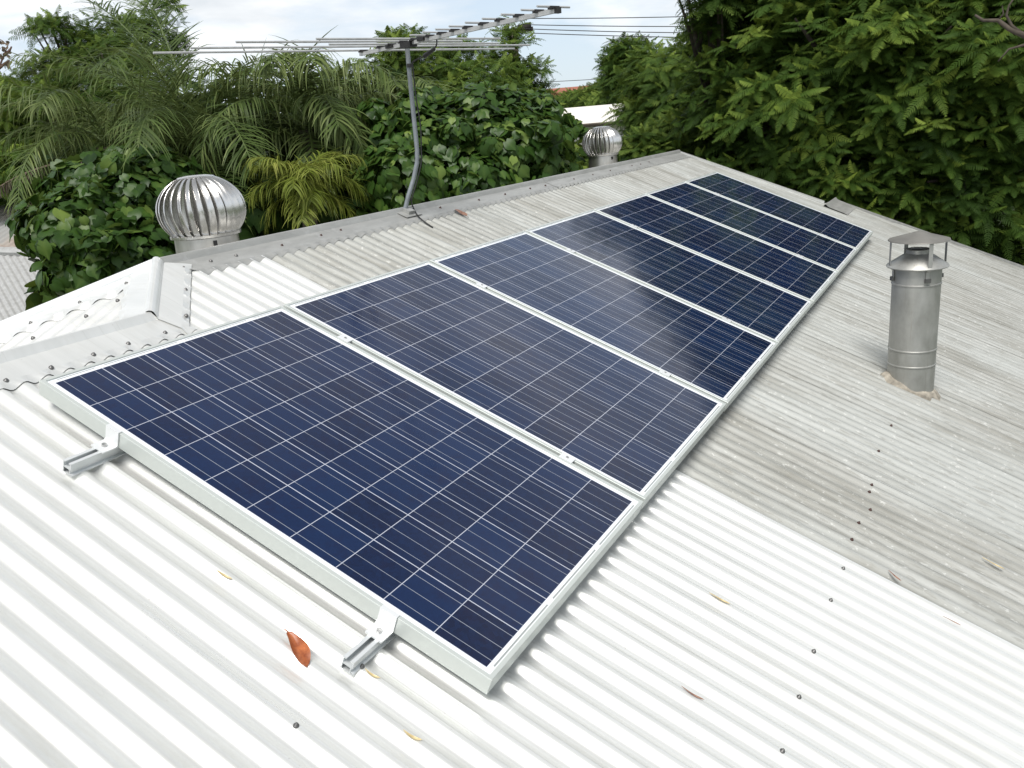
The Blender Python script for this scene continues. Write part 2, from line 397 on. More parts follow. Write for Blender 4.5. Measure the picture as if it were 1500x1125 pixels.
# hips
hipd = Vector((-1, -1, -math.tan(TH))).normalized(); hipf = Vector((-1, 1, -math.tan(TH))).normalized()
dF = (Vector((1, 0, 0)) - hipd*hipd.x); dF = dF.normalized()                 # across the hip inside the front plane
def inplane(n, t, toward):
    d = n.cross(t).normalized()
    return d if d.dot(Vector(toward)) > 0 else -d
A = Vector((XA, RG.y, RG.z)); J = Vector((XJ, RL.y, RL.z))
cap(A, J, [(inplane(UPF, hipd, (1, -1, 0)), UPF, .135, hX, -.22, -.62), (inplane(UPE, hipd, (-1, 1, 0)), UPE, .135, hY, .3, -.2)], M_NEW, 'hip_cap', lift=.007, roll=.02)
cap(A, A+hipf*3.2, [(inplane(UPE, hipf, (-1, -1, 0)), UPE, .125, hY, .2, 0), (inplane(UPB, hipf, (1, 1, 0)), UPB, .125, zero, 0, 0)], M_NEW, 'hip_cap', lift=.001, roll=.018)
# extension ridge cap at the far end
cap((8.22, RF.y, RF.z), (8.90, RF.y, RF.z), [fwF(.24), fwB(.15)], M_CAP, 'far_ridge_cap', lift=.005, roll=.012)
# barge flashings along the far gable
def strip(pts, w, t, name, m):
    b = MB(); P = [Vector(p) for p in pts]
    for a, c in zip(P[:-1], P[1:]):
        T = (c-a).normalized(); sx = UPF.cross(T).normalized()
        vs = []
        for p in (a, c):
            for s_, n_ in ((-w/2, -.09), (-w/2, t), (w/2, t), (w/2, .002), (w/2-.004, .002), (w/2-.004, t-.003), (-w/2+.004, t-.003), (-w/2+.004, -.09)):
                vs.append(p+sx*s_+UPF*n_)
        b.add(vs, [(k, (k+1) % 8, 8+(k+1) % 8, 8+k) for k in range(8)]+[tuple(range(7, -1, -1)), tuple(range(8, 16))])
    return hb(b, name, m, False)
strip([sw(8.16, YR+.02, NM+.008), sw(8.45, -1.0, NM+.008)], .075, .014, 'barge_flashing', M_NEW)
strip([sw(8.84, -1.10, NM+.008), sw(9.42, YB, NM+.008)], .05, .014, 'barge_flashing', M_CAP)
# walls and eaves under the roof
b = MB()
ze = sw(0, YB, NM).z
def wall(b, p, q, z1):
    p, q = Vector((p[0], p[1], 0)), Vector((q[0], q[1], 0)); d = (q-p); nn = Vector((d.y, -d.x, 0)).normalized()*.06
    vs = [(a+s*nn).to_tuple()[:2]+(z,) for z in (GZ, z1) for a, s in ((p, -1), (q, -1), (q, 1), (p, 1))]
    b.add(vs, [(0, 1, 2, 3), (7, 6, 5, 4), (0, 4, 5, 1), (1, 5, 6, 2), (2, 6, 7, 3), (3, 7, 4, 0)])
ys = sw(0, YB, NM).y+.5
wall(b, (-6.5, ys), (8.9, ys), ze+.1); wall(b, (8.0, ys+.1), (8.0, EB-.5), ze-.2); wall(b, (-6.5, EB-.5), (7.9, EB-.5), -1.0); wall(b, (-6.5, ys+.1), (-6.5, EB-.6), ze-.2)
hb(b, 'wall', M_WALL, False)
def screw(P, nrm, m, parent, loc=None, r=.0075):
    r *= .82; b = MB(); prof = [(.0001, .0075), (r*.55, .0068), (r*.62, .0030), (r*1.05, .0022), (r*1.15, 0.0), (r*1.15, -.004)]
    b.lathe(prof, 10); Q = Vector(nrm).to_track_quat('Z', 'Y').to_matrix()
    b.v = [tuple(Q @ Vector(v) + Vector(P)) for v in b.v]
    return hb(b, 'roof_screw', m, True, parent)
for px, py in [(418, 1078), (1145, 1103), (1170, 1022), (1191, 957), (1216, 882), (1235, 833), (108, 691), (516, 990)]:
    X, Y = on(px, py, -.09); X = PH+CP*round((X-PH)/CP); screw(sw(X, Y, NM+AMP+.003), UPF, M_SCREW, house)
for px, py in [(1248, 790), (1258, 766), (1275, 746), (1274, 719), (1278, 707), (1288, 658), (1305, 625)]:
    X, Y = on(px, py, -.09); X = PH+CP*round((X-PH)/CP); screw(sw(X, Y, NM+AMP+.001), UPF, M_RUST, house)
for x_, y_ in [(435, 912), (605, 878), (720, 853), (830, 828), (897, 815), (1022, 787), (1105, 768), (1182, 750), (1277, 728), (1315, 722), (1352, 712)]:
    X, Y = on(500+x_/3, y_/3, -.084); screw(sw(X, Y, NM+AMP+.006), UPF, M_RUST, house, r=.009)
for x_, y_ in [(687, 295), (902, 240), (1010, 212)]:
    X, Y = on(230+x_/3.75, 280+y_/3.75, -.084); screw(sw(X, Y, NM+AMP+.004), UPF, M_RUST, house, r=.008)
for px, py in [(269, 392), (309, 382), (346, 374), (272, 424), (273, 462), (9, 557), (75, 538), (137, 519), (188, 503), (242, 487)]:
    X, Y = on(px, py, -.084); screw(sw(X, Y, NM+AMP+.006), UPF, M_SCREW, house, r=.009)
for px, py in [(185, 415), (172, 440), (117, 443), (126, 463), (48, 495), (45, 473)]:      # screws of the hip end slope
    d = ray(px, py); nE = UPE; p0 = endp(0, 0, NM+AMP+.004); t_ = (p0-CAMLOC).dot(nE)/d.dot(nE); screw(CAMLOC+d*t_, UPE, M_SCREW, house, r=.009)

# ------------------------------------------------------------------ solar panels
def ring_frame():
    prof = [(0.0, -.050), (0.0, -.0012), (.0010, 0.0), (.0125, 0.0), (.0125, -.0040), (.0025, -.0042), (.0025, -.047), (.028, -.0475), (.028, -.050)]
    b = MB(); vs = []
    for o, z in prof: vs += [(o, -o, z), (PW-o, -o, z), (PW-o, -PL+o, z), (o, -PL+o, z)]
    n = len(prof); fs = [(k*4+i, k*4+(i+1) % 4, ((k+1) % n)*4+(i+1) % 4, ((k+1) % n)*4+i) for k in range(n) for i in range(4)]
    b.add(vs, fs); return b
glass = MB(); glass.box((PW/2, -PL/2, -.0066), (PW-.007, PL-.007, .005))
jb = MB(); jb.box((PW/2, -.16, -.024), (.12, .10, .022))
ordinal = ['nearest of the seven, its whole near edge in view', 'second from the near end of the row', 'third from the near end of the row', 'fourth, the middle one of the row',
           'fifth from the near end, half of it reflecting trees', 'sixth from the near end, beside the last one', 'farthest of the seven, by the far end of the roof']
first = None
for i in range(7):
    if i == 0:
        root = empty('solar_panel'); fr = ring_frame().build('frame', M_FRAME, root); gl = glass.build('cell_sheet', M_CELL, root); j = jb.build('junction_box', M_BLACK, root)
        first = (root, [fr, gl, j])
    else:
        root = first[0].copy(); col.objects.link(root)
        for c in first[1]:
            k = c.copy(); col.objects.link(k); k.parent = root
    root.location = sw(i*PITCH, [0, .0015, -.001, .001, 0, .001, -.001][i], 0); root.rotation_euler = (TH, 0, 0)
    tag(root, 'blue solar panel, '+ordinal[i], 'solar panel', 'solar panels in one row on the roof')

# ------------------------------------------------------------------ rails with their clamps
def hexbolt(c, r, h, m, parent, name='bolt'):
    b = MB(); b.lathe([(.0001, h), (r*.35, h), (r*.35, h*.5), (.0001, h*.5)], 6, c); b.lathe([(r*.5, h), (r, h*.95), (r, 0)], 12, c); b.lathe([(r*.35, h), (r*.5, h)], 12, c)
    return b.build(name, m, parent, True, 30)
def rail(Y, label):
    root = empty('mounting_rail', sw(-.145, Y, 0), (TH, 0, 0)); tag(root, label, 'mounting rail', 'rails under the solar panels')
    # cross-section in (y,n); channel open on top, groove on the lower side
    P = [(-.020, -.0905), (.020, -.0905), (.020, -.087), (.0165, -.087), (.0165, -.0505), (.0065, -.0505), (.0065, -.0535), (.0135, -.0535), (.0135, -.069), (-.0135, -.069),
         (-.0135, -.0535), (-.0065, -.0535), (-.0065, -.0505), (-.0165, -.0505), (-.0165, -.070), (-.0120, -.0705), (-.0120, -.0845), (-.0165, -.085), (-.020, -.087)]
    Ln = 7.60; b = MB(); n = len(P)
    vs = [(x, y, z) for x in (0, Ln) for y, z in P]
    b.add(vs, [(k, n+k, n+(k+1) % n, (k+1) % n) for k in range(n)])
    # end faces from convex pieces
    for x in (0, Ln):
        for rect in ((-.020, -.0905, .020, -.087), (.0135, -.087, .0165, -.0505), (-.0135, -.072, .0135, -.069), (-.0165, -.070, -.0135, -.0505), (-.0120, -.087, -.0095, -.072), (.0065, -.0535, .0135, -.0505), (-.0135, -.0535, -.0065, -.0505)):
            y0, z0, y1, z1 = rect; e = .0002 if x == 0 else -.0002
            b.add([(x-e, y0, z0), (x-e, y1, z0), (x-e, y1, z1), (x-e, y0, z1)], [(0, 1, 2, 3)])
    b.build('channel', M_RAIL, root)
    # end clamp: foot on the rail, upright against the frame, lip over it
    X0 = .145; ec = MB(); w = .052
    prof = [(X0-.052, -.0500), (X0-.052, -.0455), (X0-.010, -.0455), (X0-.0045, -.041), (X0-.0045, .0035), (X0+.009, .0035), (X0+.009, .0005), (X0-.0008, .0005), (X0-.0008, -.0500)]
    k = len(prof); vs = [(x, y, z) for y in (-w/2, w/2) for x, z in prof]
    ec.add(vs, [(i, (i+1) % k, k+(i+1) % k, k+i) for i in range(k)])
    for y, s in ((-w/2, 1), (w/2, -1)):
        ec.add([(x, y, z) for x, z in (prof[0], prof[1], (X0-.0045, -.0455), (X0-.0045, -.05))], [(0, 1, 2, 3)])
        ec.add([(x, y, z) for x, z in ((X0-.0045, -.05), (X0-.0045, .0035), (X0-.0008, .0035), (X0-.0008, -.05))], [(0, 1, 2, 3)])
        ec.add([(x, y, z) for x, z in ((X0-.0008, .0005), (X0-.0008, .0035), (X0+.009, .0035), (X0+.009, .0005))], [(0, 1, 2, 3)])
        ec.add([(x, y, z) for x, z in ((X0-.010, -.0455), (X0-.0045, -.041), (X0-.0045, -.0455))], [(0, 1, 2)])
    e = ec.build('end_clamp', M_CLAMP, root); hexbolt((X0-.028, 0, -.0455), .0075, .007, M_BOLT, e)
    mc = None
    for i in range(1, 7):
        gx = .145+i*PITCH-.009
        if mc is None:
            b = MB(); b.box((0, 0, .0022), (.036, .052, .0034)); b.box((0, 0, -.022), (.010, .048, .045)); mc = b.build('mid_clamp', M_CLAMP, root)
            bo = hexbolt((0, 0, .0039), .005, .0030, M_BOLT, mc); o = mc
        else:
            o = mc.copy(); col.objects.link(o); o.parent = root; b2 = bo.copy(); col.objects.link(b2); b2.parent = o
        o.location = (gx, 0, 0)
    ft = None
    for x in (.42, 1.35, 2.64, 3.93, 5.22, 6.5):
        if ft is None:
            b = MB(); b.box((0, 0, -.0925), (.045, .07, .003)); b.lathe([(.0001, .010), (.006, .009), (.007, 0), (.010, 0), (.010, -.003)], 10, (0, -.030, -.091)); ft = b.build('foot', M_CLAMP, root); o = ft
        else: o = ft.copy(); col.objects.link(o); o.parent = root
        o.location = (x, 0, 0)
rail(-.330, 'aluminium channel rail sticking out under the upper left corner of the nearest panel')
rail(-1.342, 'aluminium channel rail sticking out under the bottom of the nearest panel beside the orange leaf')

# ------------------------------------------------------------------ turbine ventilators
def turbine(x, y, zc, label, twist):
    zb = RG.z-(y-RG.y)*math.tan(TH)                                         # roof height here
    root = empty('turbine_ventilator', (x, y, zb)); h0 = zc-zb              # head centre above roof
    tag(root, label, 'roof ventilator', 'turbine ventilators behind the ridge')
    hb_ = h0-.122
    b = MB(); b.lathe([(.175, -.09), (.166, hb_*.45), (.171, hb_*.47), (.171, hb_*.50), (.160, hb_*.52), (.157, hb_-.008), (.150, hb_-.008), (.150, 0)], 56)
    b.build('throat', M_THROAT, root, True, 35)
    b = MB(); b.lathe([(.30, -.02), (.20, .012), (.176, .02)], 40); fl = b.build('flashing', M_CAP, root, True); fl.rotation_euler = (-TH, 0, 0)
    b = MB(); b.box((.155, 0, hb_-.035), (.02, .018, .03)); br = b.build('bracket', M_BLACK, root); br.rotation_euler = (0, 0, R_(-118))
    b = MB(); b.lathe([(.160, hb_-.004), (.174, hb_-.004), (.175, hb_+.008), (.168, hb_+.012), (.160, hb_+.010), (.160, hb_-.004)], 56); b.build('base_ring', M_VENT, root, True, 35)
    b = MB(); b.lathe([(.0001, h0+.176), (.05, h0+.1745), (.086, h0+.168), (.092, h0+.163), (.086, h0+.158), (.0001, h0+.158)], 48); b.build('top_cap', M_VENT, root, True, 35)
    b = MB(); b.tube([(0, 0, hb_-.05), (0, 0, h0+.12)], .012); b.build('spindle', M_BLACK, root)
    NV = 26; vane = None; m = 16; da = 2*math.pi/NV
    for k in range(NV):
        if vane is None:
            b = MB(); vs = []; fs = []
            cols_ = [(-.60, -.052), (-.55, -.040), (-.40, -.018), (-.15, -.006), (.12, .0), (.36, .003), (.40, .005), (.44, .006), (.46, .002)]
            for j in range(m+1):
                q = j/m; phi = R_(-40+q*106)
                r = .211*math.cos(phi); z = .180*math.sin(phi)
                for ca, dr in cols_: 
                    sc_ = math.sin(math.pi*(.06+.88*q)); a = ca*da+.10*(q-.5)*(-1)
                    rr = r+dr*sc_*1.35
                    vs.append((rr*math.cos(a), rr*math.sin(a), h0+z))
            nc = len(cols_)
            for j in range(m):
                for c in range(nc-1): fs.append((j*nc+c, j*nc+c+1, (j+1)*nc+c+1, (j+1)*nc+c))
            b.add(vs, fs); vane = b.build('vane', M_VENT, root, True); o = vane
        else: o = vane.copy(); col.objects.link(o); o.parent = root
        o.rotation_euler = (0, 0, k*da+twist)
turbine(1.613, 1.021, .333, 'large spherical metal turbine ventilator, the nearer one left of the aerial', .05)
turbine(7.361, 1.246, .352, 'smaller looking spherical metal turbine ventilator far along the ridge, beyond the aerial', .12)

# ------------------------------------------------------------------ flue
fb = Vector((3.72, -2.151, -.999))
flue = empty('flue_pipe', fb); tag(flue, 'grey galvanised flue pipe with a conical rain cowl standing in the weathered roof', 'flue')
b = MB(); R0 = .126
prof = [(R0, -.12)]
for h in (.135, .225, .60): prof += [(R0, h-.006), (R0+.0035, h-.003), (R0+.0035, h+.003), (R0, h+.006)]
prof += [(R0, .705), (R0-.004, .705), (R0-.004, .60)]
b.lathe(prof, 64); b.build('pipe', M_FLUE, flue, True, 25)
b = MB(); b.lathe([(.158, .692), (.160, .697), (.156, .704), (.078, .758), (.061, .766), (.061, .786), (.064, .789), (.058, .789), (.058, .70), (.150, .690), (.158, .692)], 64); b.build('skirt', M_FLUE, flue, True, 30)
b = MB(); b.lathe([(.0001, .776), (.0575, .776)], 32); b.build('throat_shade_disc', M_DARK, flue)  # dark disc across the collar stands in for the shade inside
b = MB(); b.lathe([(.0001, .888), (.010, .886), (.156, .843), (.1585, .837), (.156, .836), (.0001, .880)], 64); b.build('rain_cap', M_CAPF, flue, True, 30)
for a in (-152, -62, 28, 118):
    b = MB(); A_ = R_(a); M3 = Matrix.Rotation(A_, 3, 'Z')
    for p0, p1 in (((.151, .839), (.152, .700)), ((.152, .700), (.131, .675)), ((.131, .675), (.130, .62))):
        v = []
        for (r, z) in (p0, p1):
            for dr in (0, .002):
                for s_ in (-.011, .011): v.append(M3 @ Vector((r+dr, s_, z)))
        b.add(v, [(0, 1, 3, 2), (4, 6, 7, 5), (0, 4, 5, 1), (2, 3, 7, 6), (0, 2, 6, 4), (1, 5, 7, 3)])
    st_ = b.build('strap', M_FLUE, flue)
    b = MB(); c = M3 @ Vector((.136, 0, .632)); b.box(c, (.012, .030, .022), M3); b.build('strap_clip', M_SCREW, st_)
# lumpy sealant ring where the pipe meets the sloping roof
b = MB(); nn = 90; vs = []; fs = []
for i in range(nn):
    a = 2*math.pi*i/nn; k = 1+.45*math.sin(a*3+1)+.25*math.sin(a*7)+.12*random.random(); dx, dy = math.cos(a), math.sin(a)
    for j, (r, h) in enumerate(((R0-.004, .020*k), (R0+.010*k, .015*k), (R0+.024*k, .002*k), (R0+.034*k, -.022))):
        X, Y = dx*r, dy*r; vs.append((X, Y, Y*math.tan(TH)+h+.003*random.random()+.004))
for i in range(nn):
    for j in range(3): fs.append((i*4+j, i*4+j+1, ((i+1) % nn)*4+j+1, ((i+1) % nn)*4+j))
b.add(vs, fs); b.build('sealant_collar', M_MORTAR, flue, True)

# ------------------------------------------------------------------ television aerial
mb_ = sw(2.80, .64, -.075)
aer = empty('television_aerial', mb_); tag(aer, 'television aerial of long thin rods on a bent grey mast fixed to the ridge', 'aerial')
def mp_(px, py, d): return at(px, py, d)-mb_
D0 = (mb_-CAMLOC).length
mpts = [(592, 313, D0), (598, 288, D0), (606, 262, D0+.01), (611, 238, D0+.01), (611, 220, D0+.01), (606, 170, D0+.02), (601, 120, D0+.02), (596, 64, D0+.03)]
MP = [mp_(*p) for p in mpts]
fine = []
for i in range(len(MP)-1):
    for k in range(4): fine.append(MP[i].lerp(MP[i+1], k/4))
fine.append(MP[-1])
b = MB(); b.tube(fine, .0135, 14); b.build('mast', M_MAST, aer, True, 40)
b = MB(); q = sw(2.80, .615, -.0800)-mb_; Mx = Matrix.Rotation(TH, 3, 'X'); b.box(q, (.16, .09, .004), Mx); b.box(q+Vector((0, 0, .012)), (.06, .05, .022), Mx); b.build('base_plate', M_CAP, aer)
for p in ((600, 96), (611, 233), (598, 292)):
    c = mp_(p[0], p[1], D0+.015); b = MB(); b.tube([c-Vector((0, 0, .010)), c+Vector((0, 0, .010))], .0165, 12); b.build('tape_band', M_BLACK, aer)
# boom: level, coming towards the camera on the right
def boompt(px, py, d): return mp_(px, py, d)
BA, BB = boompt(528, 79.5, D0+.28), boompt(817, 15, D0-1.10)
bd = (BB-BA).normalized(); BLn = (BB-BA).length
flat = Vector((bd.x, bd.y, 0)).normalized(); el = Vector((flat.y, -flat.x, 0))       # element direction, level
if el.dot(r0) < 0: el = -el
upb = el.cross(bd); upb = upb if upb.z > 0 else -upb
b = MB(); B3 = Matrix((bd, el, upb)).transposed(); b.box((BA+BB)/2, (BLn, .018, .019), B3); b.build('boom', M_ANT, aer)
b = MB(); b.box(BB, (.02, .026, .026), B3); b.build('end_plug', M_BLACK, aer)
def element(t, h1, h2, r=.0042, name='rod', lift=.018):
    c = BA+bd*(BLn*t)+upb*lift; b = MB(); b.tube([c-el*h1, c+el*h2], r, 8); o = b.build(name, M_ANT, aer, True, 40)
    b = MB(); b.box(c-upb*.004, (.022, .055, .014), B3); b.build('insulator', M_BLACK, o)
for t, h1, h2 in ((.02, 1.24, 1.20), (.135, 1.12, 1.16), (.20, .40, .80), (.27, .98, .42), (.335, .60, .62)): element(t, h1, h2, .0058)
for k, t in enumerate((.42, .485, .55, .615, .69, .765, .845, .925, .985)): element(t, .125-.003*k, .125-.003*k, .005)
for t_, up_, dm in ((.30, -.006, (.10, .05, .030)), (.385, .010, (.06, .045, .026)), (.20, .006, (.07, .04, .02))):
    b = MB(); b.box(BA+bd*(BLn*t_)+upb*up_, dm, B3); b.build('feed_box', M_BLACK, aer)
# cable: from feed to mast, down it and over the cap
cp = [(638, 53, D0-.2), (640, 62, D0-.2), (636, 72, D0-.15), (622, 82, D0-.08), (606, 90, D0-.03), (605, 100, D0-.02), (609, 140, D0-.02), (616, 185, D0-.02), (617, 215, D0-.02), (617, 238, D0-.02), (611, 265, D0-.02), (603, 292, D0-.02)]
CPt = [mp_(*p) for p in cp]
for px, py, n in ((605, 303, -.07), (612, 316, -.075), (622, 325, -.082), (634, 333, -.090)):
    X, Y = on(px, py, n); CPt.append(sw(X, Y, n)-mb_)
sm = []
for i in range(len(CPt)-1):
    a, b_, c, d = CPt[max(i-1, 0)], CPt[i], CPt[i+1], CPt[min(i+2, len(CPt)-1)]
    for k in range(5):
        t = k/5; sm.append(.5*((2*b_)+(c-a)*t+(2*a-5*b_+4*c-d)*t*t+(3*b_-a-3*c+d)*t**3))
sm.append(CPt[-1])
b = MB(); b.tube(sm, .0042, 8); b.build('cable', M_BLACK, aer, True)
b = MB(); b.tube([CPt[2], CPt[3]], [.010, .013], 10); b.build('cable_balun', M_BLACK, aer, True, 40)
# ------------------------------------------------------------------ vegetation
M_E = leaf_mat('feathery_leaves', (.010, .026, .005), (.062, .118, .020), (.21, .28, .045), .6, .28, .12)
M_D = leaf_mat('pale_feathery_leaves', (.012, .030, .006), (.065, .120, .022), (.20, .27, .05), .6, .32, .12)
M_R = leaf_mat('round_leaves', (.010, .030, .006), (.046, .100, .016), (.20, .28, .06), .40, .28, .30)
M_P = leaf_mat('palm_leaflets', (.018, .036, .008), (.085, .130, .032), (.24, .28, .10), .48, .25, .25)
M_Y = leaf_mat('yellow_palm_leaflets', (.04, .055, .008), (.13, .17, .022), (.34, .35, .08), .5, .28, .2)
M_DEAD = leaf_mat('dry_palm_leaflets', (.05, .035, .022), (.13, .095, .065), (.30, .25, .19), .8, .1)

def frames(N, D, spin):
    """orthonormal frames (n,3,3) whose Z axis is D, spun by angle"""
    Z = D/np.linalg.norm(D, axis=1, keepdims=True)
    a = np.where(np.abs(Z[:, 2:3]) < .95, np.array([[0, 0, 1.]]), np.array([[1., 0, 0]]))
    X = np.cross(a, Z); X /= np.linalg.norm(X, axis=1, keepdims=True); Y = np.cross(Z, X)
    c, s = np.cos(spin)[:, None], np.sin(spin)[:, None]
    return np.stack([X*c+Y*s, -X*s+Y*c, Z], axis=2)
def frond_tpl(L=1., pairs=12, pl=.17, pw=.05, droop=.55, rise=.35, sag=.35):
    """pinnate leaf along +x, z up; unit length"""
    V = []; F = []; T = []
    def spine(t): return np.array([L*t*(1-.12*t), 0, L*(rise*t-droop*t*t)])
    for i in range(pairs):
        t = .14+.86*(i+.5)/pairs; p = spine(t); q = spine(min(1, t+.03)); dx = (q-p); dx /= np.linalg.norm(dx)+1e-9
        ln = pl*(math.sin(math.pi*min(.5, .16+.9*(t-.12)))**.8)*(1-t**2.6*.88)
        for s in (-1, 1):
            d = np.array([.55+.15*math.sin(i*5.1+s), s*1.0, -sag-.12*math.sin(i*3.7)]); d /= np.linalg.norm(d)
            w = dx*pw*.5
            mid = p+d*ln*.55+np.array([0, 0, ln*.06]); e = p+d*ln+np.array([0, 0, -ln*.12])
            b = len(V); V += [p-w*.6, p+w*.6, mid+w, mid-w, e+w*.25, e-w*.25]; F += [(b, b+1, b+2, b+3), (b+3, b+2, b+4, b+5)]
            T += [.16*t]*2+[.08+.18*t]*2+[.16+.2*t]*2
    w = np.array([0, .006, 0])*L; prev = None
    for t in (0, .35, .7, 1):
        p = spine(t); b = len(V); V += [p-w, p+w]; T += [.25, .25]
        if prev is not None: F.append((prev, prev+1, b+1, b))
        prev = b
    return np.array(V), np.array(F), np.array(T)
def rosette_tpl(rs, nf=9, **k):
    Vs = []; Fs = []; Ts = []; off = 0
    for i in range(nf):
        q = i/nf; young = q > .72
        ln = rs.uniform(.8, 1.1)*(.55 if young else 1)
        V, F, T = frond_tpl(L=ln, droop=rs.uniform(.12, .50)*(.3 if young else 1), rise=(rs.uniform(.45, .9) if young else rs.uniform(.0, .45)), **k)
        a = i*2.39996+rs.uniform(-.3, .3); c, s = math.cos(a), math.sin(a)
        roll = rs.uniform(-.3, .3); cr_, sr_ = math.cos(roll), math.sin(roll)
        V = V @ np.array([[1, 0, 0], [0, cr_, sr_], [0, -sr_, cr_]])
        V = V @ np.array([[c, s, 0], [-s, c, 0], [0, 0, 1]]); V[:, 2] += .10*q
        Vs.append(V); Fs.append(F+off); Ts.append(T+(.26 if young else 0)); off += len(V)
    return np.concatenate(Vs), np.concatenate(Fs), np.concatenate(Ts)
def instance(tpls, P, Fr, scale, tint):
    VV = []; FF = []; TT = []; off = 0; n = len(P); which = RNG.integers(0, len(tpls), n)
    for k, (V, F, T) in enumerate(tpls):
        idx = np.nonzero(which == k)[0]
        if len(idx) == 0: continue
        v = np.einsum('nij,mj->nmi', Fr[idx], V)*scale[idx][:, None, None]+P[idx][:, None, :]
        VV.append(v.reshape(-1, 3)); m = len(V)
        FF.append((F[None]+(np.arange(len(idx))*m)[:, None, None]).reshape(-1, F.shape[1])+off)
        TT.append((T[None]+tint[idx][:, None]).ravel()); off += len(idx)*m
    return np.concatenate(VV), np.concatenate(FF), np.concatenate(TT)
rs = np.random.default_rng(5)
ROS = [rosette_tpl(rs, 10, pairs=15, pl=.20, pw=.034) for _ in range(6)]
ROSL = [rosette_tpl(rs, 8, pairs=12, pl=.20, pw=.034) for _ in range(5)]
def heart():
    # round leaf with a shallow notch and a short drip tip, folded along the midrib and cupped; left and right half rows
    V = []; F = []; T = []; n = 7
    for i in range(n):
        t = i/(n-1); y = .52-1.12*t; hw = .60*math.sin(math.pi*(.16+.80*t))**.75*(1 if t < .8 else .72)
        if i == 0: hw = .30
        if i == n-1: hw = .02; y = -.74
        nb = .10 if i == 0 else 0
        zc = -.30*(t-.3)**2; V += [(-hw, y+nb, zc+.10*hw-.16*hw*hw), (-hw*.5, y+nb*.7, zc+.075*hw), (0, y-nb*.5, zc-.02), (hw*.5, y+nb*.7, zc+.075*hw), (hw, y+nb, zc+.10*hw-.16*hw*hw)]
        T += [0, .03, .12, .03, 0]
    for i in range(n-1):
        for k in range(4): F.append((i*5+k, i*5+k+1, (i+1)*5+k+1, (i+1)*5+k))
    return np.array(V), np.array(F), np.array(T)
HEART = heart()
def blob_pts(blobs, n, shell=.55, up=.35):
    """points in the outer shell of a set of ellipsoids (centre, radii); returns positions, outward normals, depth 0..1"""
    w = np.array([r[0]*r[1]+r[1]*r[2]+r[0]*r[2] for _, r in blobs]); w = w/w.sum(); ci = RNG.choice(len(blobs), n, p=w)
    d = RNG.normal(size=(n, 3)); d[:, 2] = d[:, 2]+up*.6; d /= np.linalg.norm(d, axis=1, keepdims=True)
    rad = 1-shell*RNG.random(n)**1.6
    rad = rad*(1+.10*np.sin(d[:, 0]*6+ci)*np.sin(d[:, 1]*7+ci*2))
    C_ = np.array([c for c, _ in blobs])[ci]; Rr = np.array([r for _, r in blobs])[ci]
    return C_+d*Rr*rad[:, None], d/Rr*Rr.mean(axis=1)[:, None], rad
def limbs(root, base, blobs, r0_=.16, m=None, subs=3, trunk_top=.45):
    base = Vector(base); cen = sum((Vector(c) for c, _ in blobs), Vector())/len(blobs)
    fork = Vector((base.x*.5+cen.x*.5, base.y*.5+cen.y*.5, base.z+(cen.z-base.z)*trunk_top))
    b = MB(); mid = base.lerp(fork, .5)+Vector((random.uniform(-.2, .2), random.uniform(-.2, .2), 0))
    b.tube([base, mid, fork], [r0_*1.25, r0_, r0_*.85], 10)
    for c, r in blobs:
        c = Vector(c); e = c+Vector((0, 0, r[2]*.3)); q = fork.lerp(e, .5)+Vector((random.uniform(-.25, .25), random.uniform(-.25, .25), -.15))
        b.tube([fork, q, e], [r0_*.6, r0_*.35, r0_*.10], 7)
        for _ in range(subs):
            d = Vector((random.gauss(0, 1), random.gauss(0, 1), random.gauss(.3, .7))).normalized(); t = Vector((d.x*r[0], d.y*r[1], d.z*r[2]))*.8
            s0 = q.lerp(e, random.uniform(.2, .9)); b.tube([s0, s0.lerp(c+t, .5)+Vector((0, 0, .08)), c+t], [r0_*.22, r0_*.14, r0_*.05], 5)
    return b.build('trunk', m or M_BARK, root, True)
def to_local(o, root): o.location = -root.location; return o
def mkblobs(spec):
    return [(tuple(at(px, py, d)), (rx, rx, rz)) for px, py, d, rx, rz in spec]
def feathery(name, label, cat, spec, n, size, mat, tpl=ROS, group=None, shell=.5, base=None, tintb=.18, up=.35, tr=.16, updir=1.5):
    blobs = mkblobs(spec)
    c = np.mean([b[0] for b in blobs], axis=0); bx = base or (c[0], c[1], GZ)
    root = empty(name, bx); tag(root, label, cat, group)
    q_ = np.random.default_rng(len(spec)*7+n); extra = []
    for cc, rr in blobs:
        for _ in range(3):
            d_ = q_.normal(size=3)+np.array([0, 0, .3]); d_ /= np.linalg.norm(d_); k_ = q_.uniform(.25, .45)
            extra.append((tuple(np.array(cc)+d_*np.array(rr)*q_.uniform(.8, 1.0)), (rr[0]*k_, rr[0]*k_, rr[2]*k_)))
    P, Nn, dep = blob_pts(blobs+extra, n, shell, up)
    D = Nn/np.linalg.norm(Nn, axis=1, keepdims=True); D = D*.8+np.array([0, 0, updir])+RNG.normal(size=D.shape)*.22
    Fr = frames(n, D, RNG.random(n)*6.28)
    sc_ = size*RNG.uniform(.7, 1.15, n); tint = tintb+RNG.normal(0, .12, n)+.16*(RNG.random(n) > .75)+.22*(D[:, 2]/np.linalg.norm(D, axis=1)-.75)  # upward facing sprays get a lighter tint: lit tops put into the colour
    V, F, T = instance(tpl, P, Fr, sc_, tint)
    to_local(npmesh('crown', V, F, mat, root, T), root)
    to_local(limbs(root, bx, blobs, tr), root)
    return root
